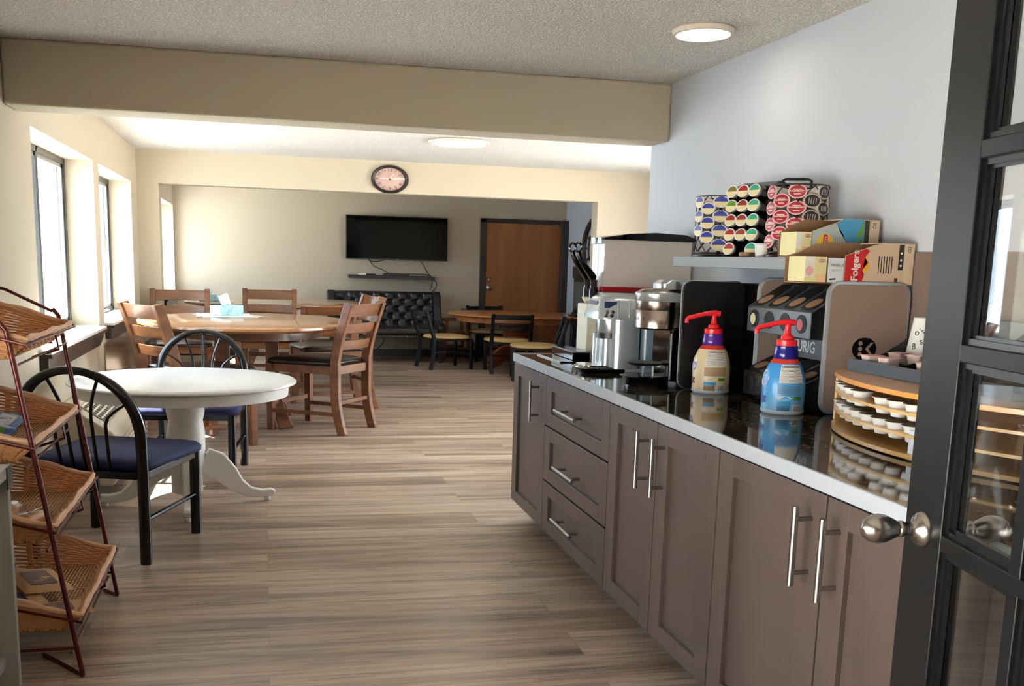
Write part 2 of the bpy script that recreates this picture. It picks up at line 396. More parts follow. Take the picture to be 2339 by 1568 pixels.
# ------------------------------------------------------------------ base cabinets and worktop
XD = 1.296
CY0 = 5.43
def shaker(y0, y1, z0, z1, rail=0.085):
    """door/drawer front facing -x, in world coordinates, frame proud of a recessed panel"""
    g = 0.004; y0 += g; y1 -= g; z0 += 0.003; z1 -= 0.003; t = 0.026
    mb = M(); ry = min(rail*K*0.8, (y1-y0)*0.28); rz = min(rail*0.72, (z1-z0)*0.27)
    mb.box(XD, XD+t, y0, y0+ry, z0, z1); mb.box(XD, XD+t, y1-ry, y1, z0, z1)
    mb.box(XD, XD+t, y0+ry, y1-ry, z0, z0+rz); mb.box(XD, XD+t, y0+ry, y1-ry, z1-rz, z1)
    mb.box(XD+0.014, XD+0.02, y0+ry, y1-ry, z0+rz, z1-rz)
    return mb
def bar_handle(p0, p1):
    """bar pull between two points in front of the doors"""
    p0 = Vector(p0); p1 = Vector(p1); d = p1-p0; mb = M().tube([p0, p1], 0.0085, 12)
    for f in (0.16, 0.84):
        q = p0+d*f; mb.tube([q, (XD+0.002, q.y, q.z)], 0.006, 8)
    return mb
def cabinet(y0, y1, label, fronts):
    t = thing('base_cabinet', label, 'cabinet', (0, 0, 0), 0, 'taupe base cabinets under the worktop', scale=(1, 1, 1))
    obj('body', M().box(XD+0.028, XR-0.002, y0+0.002, y1-0.002, 0.10, 0.868), CABD if False else CAB, t, smooth=0)
    obj('toe_kick', M().box(XD+0.12, XD+0.135, y0+0.002, y1-0.002, 0.0, 0.10), mat('toe_kick_dark', '4A3F3A', 0.7), t, smooth=0)
    for kind, a, b, z0, z1, hs in fronts:
        d = obj(kind, shaker(a, b, z0, z1), CAB, t, bev=0.0015, smooth=0)
        for h in hs: obj('handle', bar_handle(*h), NICKEL, d, label='brushed metal bar handle')
    return t
XH = XD-0.045; ZT, ZB = 0.857, 0.108
def vh(y): return ((XH, y, 0.615), (XH, y, 0.815))
ye = [5.43, 4.772, 3.815, 3.305, 2.803, 2.19, 1.60, 1.0, 0.4]
cabinet(ye[1], ye[0], 'taupe one-door base cabinet at the far end of the worktop', [('cabinet_door', ye[1], ye[0], ZB, ZT, [vh(4.905)])])
def hh(z): y = (ye[1]+ye[2])/2; return ((XH, y-0.155, z), (XH, y+0.155, z))
cabinet(ye[2], ye[1], 'taupe three-drawer base cabinet next to the far one-door cabinet', [
    ('drawer', ye[2], ye[1], 0.620, ZT, [hh(0.735)]), ('drawer', ye[2], ye[1], 0.356, 0.617, [hh(0.475)]), ('drawer', ye[2], ye[1], ZB, 0.353, [hh(0.235)])])
cabinet(ye[4], ye[2], 'taupe two-door base cabinet between the drawers and the nearest doors', [
    ('cabinet_door', ye[3], ye[2], ZB, ZT, [vh(3.385)]), ('cabinet_door', ye[4], ye[3], ZB, ZT, [vh(3.235)])])
cabinet(ye[6], ye[4], 'taupe two-door base cabinet partly behind the black glazed door', [
    ('cabinet_door', ye[5], ye[4], ZB, ZT, [vh(2.255)]), ('cabinet_door', ye[6], ye[5], ZB, ZT, [vh(2.125)])])
cabinet(ye[8], ye[6], 'taupe two-door base cabinet seen only through the black door glass', [
    ('cabinet_door', ye[7], ye[6], ZB, ZT, [vh(1.06)]), ('cabinet_door', ye[8], ye[7], ZB, ZT, [vh(0.94)])])
t = thing('worktop', 'black granite tile worktop with a pale edge on the taupe cabinets', 'worktop', (0, 0, 0), scale=(1, 1, 1))
obj('granite_top', M().box(1.272, XR-0.002, 0.4, 5.30, 0.870, 0.910), GRAN, t, smooth=0)
obj('edge_strip', M().box(1.258, 1.2715, 0.4, 5.312, 0.872, 0.914).box(1.2715, XR-0.002, 5.3005, 5.312, 0.872, 0.914), NOSE, t, bev=0.004)
ZW = 0.910
bs = struct('trim_8', M().box(XR-0.012, XR, 0.4, 3.42, 0.915, 1.447), mat('taupe_backsplash', '6E5E56', 0.45), smooth=0)
# ------------------------------------------------------------------ arched metal chairs with navy seats
def arch_pts(w, ztop, yb0, yb1, n=24):
    pts = []
    zs = 0.60
    for x in (-w,):
        pts += [(x*1.0, yb0, 0.0), (x, yb0, 0.25), (x, yb0+0.003, 0.45), (x*1.03, yb0+0.02, zs)]
    for i in range(1, n):
        a = pi-pi*i/n
        pts.append((1.03*w*cos(a), yb0+0.02+(yb1-yb0-0.02)*sin(a)**0.8, zs+(ztop-zs)*sin(a)**0.9))
    for x in (w,):
        pts += [(x*1.03, yb0+0.02, zs), (x, yb0+0.003, 0.45), (x, yb0, 0.25), (x*1.0, yb0, 0.0)]
    return pts
def arched_chair(label, loc, rot, group):
    t = thing('arched_back_chair', label, 'chair', loc, rot, group); R = 0.0185
    yb = 0.205; yf = -0.205; w = 0.19
    obj('back_frame', M().tube(arch_pts(w, 0.872, yb, yb+0.07), R, 12), BMET, t)
    for sx in (-1, 1):
        obj('front_leg', M().tube([(sx*w, yf, 0.0), (sx*w, yf, 0.415)], R, 12), BMET, t)
        obj('stretcher', M().tube([(sx*w, yf, 0.20), (sx*w, yb, 0.20)], 0.010, 8), BMET, t)
    fr = M().box(-w, w, yf-0.012, yf+0.012, 0.385, 0.42); fr.box(-w, w, yb-0.012, yb+0.012, 0.385, 0.42)
    for sx in (-1, 1): fr.box(sx*w-0.01, sx*w+0.01, yf, yb, 0.385, 0.42)
    obj('seat_frame', fr, BMET, t, bev=0.003)
    for k in range(5):
        u = (k-2); x0 = u*0.040; x1 = u*0.083
        za = 0.60+(0.872-0.60)*max(0, 1-(x1/(1.03*w))**2)**0.5-0.012
        yk = yb+0.02+0.05*max(0, 1-(x1/(1.03*w))**2)**0.5
        zm = 0.66 if abs(u) < 2 else 0.64
        pts = []
        for i in range(11):
            f = i/10; z = 0.40+(za-0.40)*f
            e = max(0, (z-zm)/(za-zm)) if za > zm else 0
            pts.append((x0+(x1-x0)*(0.12*f+0.88*e**1.6), yb+(yk-yb)*f, z))
        obj('spindle', M().tube(pts, 0.0058, 8), BMET, t)
    n = 20; prof = []
    # padded seat: rounded trapezoid stacked in rings
    vs = []; fs = []; rings = [(0.985, 0.418), (1.03, 0.428), (1.04, 0.448), (0.99, 0.464), (0.85, 0.474), (0.5, 0.480), (0.0, 0.482)]
    outl = rrect(-0.205, 0.205, -0.225, 0.20, 0.055, 5); outl = [(x*(1.0+0.06*(-y/0.2)), y-0.03*max(0, -y)*(1-(x/0.2)**2)*2) for x, y in outl]
    q = len(outl)
    for f, z in rings: vs += [(x*f, (y+0.01)*f-0.01, z) for x, y in outl]
    for i in range(len(rings)-1):
        for j in range(q): fs.append((i*q+j, i*q+(j+1) % q, (i+1)*q+(j+1) % q, (i+1)*q+j))
    fs.append(tuple(range(q-1, -1, -1)))
    obj('seat', M().add(vs, fs), NAVY, t, smooth=1.2)
    return t
ca = arched_chair('black arched-back metal chair with navy seat beside the basket rack, its back to the camera', (-0.686, 5.136, 0), radians(161), 'arched metal chairs at the white table')
dup(ca, (-0.432, 6.80, 0), radians(-6), 'black arched-back metal chair with navy seat on the far side of the white table')
# ------------------------------------------------------------------ white pedestal table
t = thing('pedestal_table', 'round white pedestal table with four curved feet', 'table', (-0.43, 5.97, 0), radians(4))
obj('tabletop', M().lathe([(0.40, 0.672), (0.425, 0.676), (0.436, 0.683), (0.436, 0.690), (0.428, 0.699), (0.41, 0.703), (0.0, 0.703)], 72, cap=False), mat('white_gloss_top', 'F8F8F6', 0.2, spec=0.4), t)
obj('apron', M().lathe([(0.375, 0.672), (0.405, 0.671), (0.402, 0.615), (0.375, 0.615)], 72, cap=False), mat('white_table_paint', 'F0EDE6', 0.4), t)
obj('pedestal', M().lathe([(0.045, 0.06), (0.060, 0.07), (0.062, 0.17), (0.066, 0.20), (0.073, 0.25), (0.074, 0.40), (0.066, 0.47), (0.074, 0.52), (0.074, 0.57), (0.085, 0.60), (0.085, 0.66)], 40), _mc['white_table_paint'], t)
for k in range(4):
    a = k*pi/2; mb = M()
    pts = [(0.06, 0, 0.24), (0.10, 0, 0.225), (0.15, 0, 0.165), (0.19, 0, 0.10), (0.24, 0, 0.055), (0.295, 0, 0.043), (0.33, 0, 0.050), (0.345, 0, 0.045)]
    mb.bar(pts, [0.036]*8, [0.15, 0.14, 0.105, 0.075, 0.055, 0.045, 0.042, 0.028]); mb.lathe([(0.012, 0.0), (0.014, 0.026)], 12, c=(0.315, 0, 0))
    mb.tf(Matrix.Rotation(a, 4, 'Z')); obj('leg', mb, _mc['white_table_paint'], t, bev=0.006)
# ------------------------------------------------------------------ counter-height wooden chairs and tables
def ladder_chair(label, loc, rot, group=None):
    t = thing('ladder_back_chair', label, 'chair', loc, rot, group)
    wb, wf, yb, yf = 0.175, 0.20, 0.205, -0.21
    def post(z): # y of the rear post at height z
        return yb+0.045*max(0, (0.30-z)/0.30)**1.5+0.095*max(0, (z-0.58)/0.45)**1.3
    for sx in (-1, 1):
        pts = [(sx*(wb+0.012*max(0, (z-0.5))), post(z), z) for z in (0, 0.1, 0.2, 0.3, 0.45, 0.58, 0.68, 0.78, 0.88, 0.96, 1.03)]
        obj('rear_post', M().bar(pts, 0.036, 0.052, up=(0, 1, 0)), WD, t, bev=0.004)
        obj('front_leg', M().bar([(sx*wf, yf, 0), (sx*wf, yf, 0.54)], [0.036, 0.044], [0.036, 0.044], up=(0, 1, 0)), WD, t, bev=0.003)
        obj('stretcher', M().bar([(sx*wf, yf, 0.16), (sx*wb, yb+0.02, 0.16)], 0.018, 0.03), WDX, t, bev=0.002)
        obj('apron', M().bar([(sx*(wf-0.002), yf+0.02, 0.505), (sx*(wb+0.002), yb-0.02, 0.505)], 0.02, 0.065), WDX, t, bev=0.002)
    for y, x, z, h in ((yf, wf, 0.505, 0.065), (yb, wb, 0.505, 0.065)):
        obj('apron', M().box(-x+0.015, x-0.015, y-0.01, y+0.01, z-h/2, z+h/2), WDX, t, bev=0.002)
    obj('stretcher', M().box(-wb+0.01, wb-0.01, yb-0.0, yb+0.02, 0.235, 0.265), WDX, t, bev=0.002)
    obj('foot_rail', M().box(-wf+0.01, wf-0.01, yf-0.012, yf+0.008, 0.20, 0.235), WDX, t, bev=0.002)
    for z0, z1 in ((0.925, 1.022), (0.795, 0.872), (0.665, 0.738)):
        zm = (z0+z1)/2; y = post(zm); n = 10; pts = []
        for i in range(n+1):
            u = -1+2*i/n; pts.append((u*(wb+0.01*max(0, zm-0.5)-0.012), y+0.028*(1-u*u), zm))
        mb = M().bar(pts, 0.02, z1-z0)
        # lean with the post
        sl = (post(z1)-post(z0)); vs = mb.v
        mb.v = [(x, yy+(z-zm)/(z1-z0)*sl, z) for x, yy, z in vs]
        obj('back_rail', mb, WDX, t, bev=0.003)
    rings = [(0.97, 0.538), (1.02, 0.545), (1.03, 0.562), (0.98, 0.577), (0.8, 0.588), (0.4, 0.592), (0.0, 0.592)]
    outl = rrect(-0.205, 0.205, -0.235, 0.185, 0.04, 4); outl = [(x*(1.02-0.10*((y+0.2)/0.4)), y) for x, y in outl]; q = len(outl); vs = []; fs = []
    for f, z in rings: vs += [(x*f, y*f, z) for x, y in outl]
    for i in range(len(rings)-1):
        for j in range(q): fs.append((i*q+j, i*q+(j+1) % q, (i+1)*q+(j+1) % q, (i+1)*q+j))
    fs.append(tuple(range(q-1, -1, -1)))
    obj('seat', M().add(vs, fs), LEATH, t, smooth=1.2)
    return t
G1 = 'tall ladder-back wooden chairs at the brown table'
lc = ladder_chair('brown ladder-back wooden chair at the right front of the brown table, fully visible', (0.44, 8.59, 0), radians(-124.7), G1)
dup(lc, (-0.485, 7.88, 0), radians(122.7), 'brown ladder-back wooden chair at the left front of the brown table, beside the window sill', G1)
dup(lc, (-0.77, 10.25, 0), radians(2), 'brown ladder-back wooden chair at the far left of the brown table, facing the camera', G1)
dup(lc, (0.04, 10.85, 0), radians(-3), 'brown ladder-back wooden chair behind the tissue box, facing the camera', G1)
dup(lc, (0.60, 9.85, 0), radians(-78), 'brown ladder-back wooden chair right of the brown table, just behind the front right one', G1)
o = dup(lc, (0.66, 11.22, 0), radians(176), 'shorter brown wooden chair with its back to the camera at the second brown table', None); o.scale = (K, K, 0.86)
del o['group']
def tall_table(name, label, loc, a, b, z=0.85, rot=0):
    t = thing(name, label, 'table', loc, rot, scale=(1, 1, 1)); pr = [(0.93, z-0.045), (0.985, z-0.035), (1.0, z-0.022), (0.998, z-0.006), (0.985, z), (0.0, z)]
    mb = M().lathe(pr, 96, cap=False); mb.v = [(x*a, y*b, q) for x, y, q in mb.v]; obj('tabletop', mb, WT, t)
    mb = M(); mb.lathe([(0.80, z-0.04), (0.82, z-0.04), (0.82, z-0.12), (0.80, z-0.12)], 64, cap=False); mb.v = [(x*a*0.86, y*b*0.86, q) for x, y, q in mb.v]; obj('apron', mb, WD, t)
    for sx, sy in ((1, 1), (1, -1), (-1, 1), (-1, -1)):
        x, y = sx*0.23*a, sy*0.23*b
        obj('leg', M().bar([(x*1.55, y*1.55, 0), (x*1.35, y*1.35, 0.10), (x, y, 0.30), (x, y, z-0.05)], [0.11, 0.10, 0.10, 0.10], [0.10, 0.09, 0.09, 0.09], up=(0, 1, 0)), WD, t, bev=0.006)
    obj('base_shelf', M().box(-0.30*a, 0.30*a, -0.30*b, 0.30*b, 0.24, 0.285), WTD, t, bev=0.006)
    return t
tt = tall_table('round_dining_table', 'large round brown wooden table holding a blue tissue box, on square legs', (-0.14, 8.93, 0), 0.86, 1.08)
obj('leaf_seam', M().box(0.395, 0.399, -0.90, 0.90, 0.8497, 0.8506), WTD, tt)
tall_table('round_dining_table', 'second brown wooden table behind the first one, in front of the tufted bench', (0.12, 12.65, 0), 1.02, 1.10)
# ------------------------------------------------------------------ black metal cafe chairs
def cafe_chair(label, loc, rot, group):
    t = thing('metal_cafe_chair', label, 'chair', loc, rot, group); w, yb, yf = 0.175, 0.185, -0.19
    def py(z): return yb+0.03*max(0, (0.2-z)/0.2)+0.075*max(0, (z-0.40)/0.34)
    for sx in (-1, 1):
        obj('rear_post', M().bar([(sx*w, py(z), z) for z in (0, 0.1, 0.2, 0.40, 0.5, 0.6, 0.7, 0.745)], 0.032, 0.034, up=(0, 1, 0)), BMETB, t, bev=0.006)
        obj('front_leg', M().bar([(sx*(w+0.005), yf, 0), (sx*(w+0.005), yf, 0.385)], 0.03, 0.03, up=(0, 1, 0)), BMETB, t, bev=0.006)
        obj('stretcher', M().box(sx*w-0.006, sx*w+0.006, yf, yb, 0.215, 0.235), BMETB, t)
    obj('stretcher', M().box(-w, w, yf-0.006, yf+0.006, 0.17, 0.19), BMETB, t)
    obj('seat_frame', M().box(-w, w, yf, yb, 0.365, 0.388), BMETB, t, bev=0.004)
    for z0, z1 in ((0.675, 0.735), (0.605, 0.635), (0.545, 0.575)):
        zm = (z0+z1)/2; pts = [(-w+(2*w)*i/8, py(zm)+0.02*(1-(2*i/8-1)**2), zm) for i in range(9)]
        obj('back_rail', M().bar(pts, 0.012, z1-z0), BMETB, t, bev=0.003)
    rings = [(0.96, 0.386), (1.02, 0.395), (1.03, 0.408), (0.97, 0.422), (0.75, 0.432), (0.0, 0.436)]
    outl = [(0.205*sgn(cos(a))*abs(cos(a))**0.75*(1-0.12*sin(a)), -0.01+0.20*sgn(sin(a))*abs(sin(a))**0.75) for a in [2*pi*i/32 for i in range(32)]]; q = 32; vs = []; fs = []
    for f, z in rings: vs += [(x*f, y*f, z) for x, y in outl]
    for i in range(len(rings)-1):
        for j in range(q): fs.append((i*q+j, i*q+(j+1) % q, (i+1)*q+(j+1) % q, (i+1)*q+j))
    fs.append(tuple(range(q-1, -1, -1)))
    obj('seat', M().add(vs, fs), TANV, t, smooth=1.2, label='tan vinyl seat')
    return t
def sgn(x): return 1 if x >= 0 else -1
G2 = 'black metal chairs with tan seats at the orange oak table'
cc = cafe_chair('black metal chair with tan seat, its back to the camera, before the oak table', (2.99, 12.93, 0), radians(176), G2)
dup(cc, (2.27, 13.42, 0), radians(104), 'black metal chair with tan seat, sideways between the tufted bench and oak table', G2)
dup(cc, (3.13, 12.08, 0), radians(-101), 'black metal chair with tan seat right of the oak table, partly behind the dispenser', G2)
dup(cc, (3.10, 14.55, 0), radians(3), 'black metal chair behind the oak table, in front of the wooden door', G2)
t = thing('pedestal_dining_table', 'orange oak round table with carved pedestal foot near the wooden door', 'table', (3.27, 13.66, 0), 0, scale=(1, 1, 1))
mb = M().lathe([(0.90, 0.668), (0.985, 0.672), (1.0, 0.684), (0.99, 0.698), (0.97, 0.702), (0.0, 0.702)], 72, cap=False); mb.v = [(x*0.92, y*0.90, z) for x, y, z in mb.v]; obj('tabletop', mb, OAK, t)
mb = M().lathe([(0.84, 0.67), (0.87, 0.67), (0.87, 0.60), (0.84, 0.60)], 64, cap=False); mb.v = [(x*0.92, y*0.90, z) for x, y, z in mb.v]; obj('apron', mb, OAK, t)
CARV = wood('carved_red_wood', '6A3217', '8F4A26', 0.3, (4, 4, 6), 0.4)
obj('pedestal', M().lathe([(0.10, 0.14), (0.15, 0.18), (0.17, 0.24), (0.13, 0.30), (0.10, 0.34), (0.16, 0.38), (0.19, 0.42), (0.16, 0.46), (0.20, 0.50), (0.22, 0.60)], 32), CARV, t)
for k in range(4):
    mb = M().bar([(0.05, 0, 0.20), (0.18, 0, 0.19), (0.32, 0, 0.13), (0.42, 0, 0.06), (0.52, 0, 0.045), (0.56, 0, 0.03)], [0.13, 0.14, 0.13, 0.10, 0.09, 0.07], [0.16, 0.15, 0.12, 0.09, 0.08, 0.05]).tf(Matrix.Rotation(k*pi/2+radians(35), 4, 'Z'))
    obj('foot', mb, CARV, t, bev=0.012)
# wooden high chair behind the oak table
t = thing('high_chair', 'small reddish wooden restaurant high chair left of the oak table', 'high chair', (2.60, 14.62, 0), radians(-85), scale=(1.0, 1.0, 1))
for sx in (-1, 1):
    for sy in (-1, 1): obj('leg', M().bar([(sx*0.21, sy*0.20, 0), (sx*0.15, sy*0.14, 0.55)], 0.035, 0.035, up=(0, 1, 0)), CARV, t, bev=0.003)
    obj('arm', M().bar([(sx*0.16, -0.17, 0.56), (sx*0.16, 0.17, 0.56)], 0.03, 0.03), CARV, t, bev=0.004)
    obj('side_rail', M().box(sx*0.19-0.01, sx*0.19+0.01, -0.18, 0.18, 0.15, 0.18), CARV, t)
obj('seat', M().box(-0.15, 0.15, -0.14, 0.14, 0.36, 0.38), CARV, t, bev=0.003)
obj('backrest', M().prism([(-0.14, 0.56), (0.14, 0.56), (0.15, 0.68), (0.10, 0.715), (-0.10, 0.715), (-0.15, 0.68)], 0.13, 0.15), CARV, t, bev=0.003)
obj('tray_rail', M().box(-0.16, 0.16, -0.18, -0.155, 0.54, 0.575), CARV, t, bev=0.003)
# ------------------------------------------------------------------ tufted bench under the television
def tufted():
    t = thing('tufted_bench', 'dark leather button-tufted settee with nailhead trim under the television', 'settee', (1.61, 14.42, 0), 0, scale=(1, 1, 1))
    # back cushion as height field with diamond tufting
    W, x0, x1, z0, z1 = 0, -0.66, 0.66, 0.46, 0.925
    nx, nz = 110, 44; B = []
    rows = [0.88, 0.795, 0.70, 0.60, 0.515]
    for r, z in enumerate(rows):
        for k in range(-4, 5):
            x = (k+(0.5 if r % 2 else 0))*0.172
            if abs(x) < 0.66: B.append((x, z))
    vs = []; fs = []
    for j in range(nz+1):
        for i in range(nx+1):
            x = x0+(x1-x0)*i/nx; z = z0+(z1-z0)*j/nz
            d1 = min(((x-bx)**2+((z-bz)*1.3)**2)**0.5 for bx, bz in B)
            dep = 0.055*(1-math.exp(-(d1/0.045)**1.3))
            # creases along the diamonds
            u = (x/0.172); v = (z-0.88)/0.0925
            c1 = abs(((u+v/2) % 1)-0.5)*2; c2 = abs(((u-v/2) % 1)-0.5)*2
            cr = max(0, c1-0.86)/0.14; cr2 = max(0, c2-0.86)/0.14
            dep -= 0.018*max(cr, cr2)
            ed = min(1, (z1-z)/0.03)**0.5 if z1 > z else 0
            vs.append((x, 0.18-dep*ed-0.09*(1-(z-z0)/(z1-z0)), z))
    for j in range(nz):
        for i in range(nx): a = j*(nx+1)+i; fs.append((a, a+1, a+nx+2, a+nx+1))
    b = len(vs)
    mb = M().add(vs, fs); obj('back_cushion', mb, LEATHB, t, smooth=1.5)
    obj('back_frame', M().box(-0.70, 0.70, 0.17, 0.40, 0.40, 0.925), LEATHB, t, bev=0.015)
    bt = M()
    for bx, bz in B: bt.lathe([(0.011, 0), (0.009, -0.006), (0.0, -0.008)], 10, c=(bx, 0.18-0.09*(1-(bz-z0)/(z1-z0)), bz), axis='y')
    obj('buttons', bt, mat('leather_button', '3A3634', 0.2), t)['kind'] = 'stuff'
    for sx in (-1, 1):
        arm = [(0.30, 0.30), (0.30, 0.935), (0.12, 0.94), (0.05, 0.88), (-0.02, 0.68), (-0.12, 0.56), (-0.38, 0.53), (-0.44, 0.48), (-0.44, 0.30)]
        obj('arm', M().prism(arm, sx*0.67, sx*0.77, 'yz'), LEATHB, t, bev=0.02, seg=3)
    obj('seat', M().box(-0.67, 0.67, -0.46, 0.20, 0.375, 0.465), LEATHB, t, bev=0.03, seg=4)
    obj('seat_rail', M().box(-0.68, 0.68, -0.43, 0.20, 0.335, 0.375), LEATHB, t, bev=0.004)
    nh = M()
    for i in range(48): nh.lathe([(0.008, 0), (0.006, -0.004), (0, -0.006)], 8, c=(-0.66+1.32*i/47, -0.432, 0.355), axis='y')
    obj('nailhead_trim', nh, CHROME, t)
    for sx in (-1, 1):
        for y in (-0.40, 0.26): obj('leg', M().bar([(sx*0.70, y, 0), (sx*0.70, y, 0.34)], [0.05, 0.07], [0.05, 0.07], up=(0, 1, 0)), BLK, t)
    return t
tufted()
# ------------------------------------------------------------------ end wall: door, television, shelf, clock
DFR = mat('dark_door_frame', '2B2624', 0.4)
t = bpy.data.objects.new('door_1', None); COL.objects.link(t); t['kind'] = 'structure'; t.location = (3.65, YE, 0)
h = 0.555
obj('door_frame', M().box(-h-0.085, -h, -0.05, 0, 0, 1.975).box(h, h+0.085, -0.05, 0, 0, 1.975).box(-h-0.085, h+0.085, -0.05, 0, 1.915, 1.975).box(h-0.02, h+0.085, -0.16, -0.05, 0, 1.975), DFR, t, bev=0.004)
obj('door_leaf', M().box(-h, h, -0.02, 0, 0.01, 1.915), wood('brown_door_veneer', '86502A', '9F6634', 0.45, (5, 5, 0.6), 0.1), t)
obj('deadbolt', M().lathe([(0.03, 0), (0.032, -0.02), (0.022, -0.045), (0, -0.05)], 20, c=(-h+0.05, -0.02, 1.12), axis='y'), NICKEL, t)
obj('door_knob', M().lathe([(0.036, 0), (0.036, -0.01), (0.014, -0.02), (0.014, -0.04), (0.034, -0.055), (0.034, -0.075), (0, -0.085)], 20, c=(-h+0.05, -0.02, 1.0), axis='y'), NICKEL, t)
t = thing('television', 'black flat television mounted on the tan end wall', 'television', (1.812, YE-0.14, 1.355), 0, scale=(1, 1, 1))
obj('bezel', M().box(-0.705, 0.705, -0.02, 0.03, 0, 0.595), BLK, t, bev=0.004)
obj('screen', M().box(-0.693, 0.693, -0.023, -0.0205, 0.016, 0.583), mat('television_screen', '020202', 0.06, 0, 0.12), t)
obj('wall_bracket', M().box(-0.3, 0.3, 0.031, 0.139, 0.15, 0.45), BLK, t)
obj('maker_badge', M().box(-0.012, 0.012, -0.0245, -0.0235, 0.004, 0.010), CHROME, t)
t = thing('floating_shelf', 'thin black floating shelf below the television', 'shelf', (1.735, YE, 1.10), 0, scale=(1, 1, 1))
obj('board', M().box(-0.595, 0.595, -0.27, 0, 0, 0.042), mat('black_shelf', '15171A', 0.35), t, bev=0.003)
t = thing('media_box', 'flat black media box on the shelf under the television', 'media box', (1.80, YE-0.13, 1.142), 0, scale=(1, 1, 1))
obj('case', M().box(-0.17, 0.17, -0.08, 0.08, 0, 0.032), BLK, t, bev=0.003); obj('front_panel', M().box(-0.15, 0.15, -0.084, -0.081, 0.006, 0.026), BLKG, t)
tag(obj('remote_control', M().box(-0.07, 0.07, -0.03, 0.03, 0, 0.018), BLK, bev=0.006), 'small black remote on the left half of the black shelf', 'remote', loc=(1.45, YE-0.12, 1.142))
tag(obj('white_adapter', M().box(-0.05, 0.05, -0.025, 0.025, 0, 0.02), WHITE, bev=0.004), 'small white box left of the remote on the black shelf', 'adapter', loc=(1.33, YE-0.12, 1.142))
CBL = mat('cable_black', '101010', 0.5)
def cable(pts, label, r=0.005):
    P = [Vector(p) for p in pts]; out = []
    for i in range(len(P)-1):
        p0, p1, p2, p3 = P[max(i-1, 0)], P[i], P[i+1], P[min(i+2, len(P)-1)]
        for k in range(6):
            s = k/6; out.append(0.5*((2*p1)+(-p0+p2)*s+(2*p0-5*p1+4*p2-p3)*s*s+(-p0+3*p1-3*p2+p3)*s**3))
    out.append(P[-1]); return tag(obj('cable', M().tube(out, r, 6), CBL), label, 'cable')
yc = YE-0.03
cable([(1.40, yc, 1.38), (1.47, yc, 1.33), (1.60, yc, 1.34), (1.68, yc, 1.37)], 'black cable loop hanging just under the television')
cable([(1.42, yc, 1.37), (1.50, yc, 1.27), (1.62, yc, 1.22), (1.72, YE-0.06, 1.165)], 'black cable from the television to the media box')
cable([(2.14, yc, 1.37), (2.20, yc, 1.29), (2.28, YE-0.015, 1.17), (2.345, YE-0.015, 1.10), (2.39, yc, 1.05), (2.38, yc, 0.98), (2.33, YE-0.02, 0.93)], 'black cable curving past the right end of the shelf')
cable([(1.95, YE-0.05, 1.165), (2.1, YE-0.04, 1.17), (2.3, YE-0.015, 1.15), (2.33, YE-0.012, 1.06), (2.30, YE-0.012, 0.95)], 'black cable dropping straight behind the shelf end')
cable([(1.66, YE-0.03, 0.33), (1.63, YE-0.03, 0.28), (1.65, YE-0.03, 0.22), (1.60, YE-0.03, 0.15), (1.56, YE-0.03, 0.11)], 'thin black cord on the wall below the tufted bench')
# clock on the header wall
t = thing('wall_clock', 'round dark-rimmed wall clock with pinkish dial on the header wall', 'clock', (1.226, YH, 2.145), 0, scale=(1.36, 1, 1))
R = 0.137
obj('rim', M().lathe([(R*0.99, 0), (R, -0.018), (R*0.93, -0.035), (R*0.80, -0.028), (R*0.785, -0.012)], 64, axis='y', cap=False), mat('dark_brown_rim', '1C1310', 0.3), t)
DIAL = mat('pink_dial', 'C9A79B', 0.5)
obj('dial', M().lathe([(R*0.80, -0.001), (R*0.80, -0.010), (0, -0.010)], 48, axis='y'), DIAL, t)
NUM = mat('dial_numerals', '2A1E1C', 0.6)
for k in range(1, 13):
    a = radians(k*30); text('numeral', str(k), 0.036, frame_to((R*0.63*sin(a), -0.0112, R*0.63*cos(a)), (cos(a), 0, -sin(a)), (sin(a), 0, cos(a))), NUM, t, 0.0004)
HW = mat('pale_clock_hand', 'E8E4E0', 0.4)
for nm, deg, L, wd in (('hour_hand', 26, 0.062, 0.006), ('minute_hand', -88, 0.085, 0.004)):
    a = radians(deg); obj(nm, M().bar([(0, -0.016, 0), (L*sin(a), -0.016, L*cos(a))], wd, 0.002, up=(0, 1, 0)), HW, t)
obj('hub', M().lathe([(0.009, -0.011), (0.009, -0.019), (0, -0.019)], 16, axis='y'), BLK, t)
obj('clock_glass', M().lathe([(R*0.795, -0.022), (R*0.795, -0.0235), (0, -0.0245)], 48, axis='y', cap=False), thin_glass('clock_glass'), t)
# big openwork clock on the far right wall
t = thing('openwork_wall_clock', 'large dark round openwork wall clock on the blue-gray wall, half hidden', 'clock', (XF, 13.42, 1.58), 0, scale=(1, 1.4, 1))
mb = M(); mb.lathe([(0.40, -0.005), (0.42, -0.03), (0.40, -0.05), (0.36, -0.04), (0.35, -0.01)], 64, axis='x', cap=False); obj('rim', mb, DFR, t)
mb = M(); mb.tube([(-0.025, 0.23*cos(2*pi*i/40), 0.23*sin(2*pi*i/40)) for i in range(40)], 0.012, 8, closed=True); obj('inner_ring', mb, DFR, t)
for k in range(12):
    a = k*pi/6; obj('numeral_bar', M().tube([(-0.025, 0.24*cos(a), 0.24*sin(a)), (-0.025, 0.36*cos(a), 0.36*sin(a))], 0.012, 6), DFR, t)
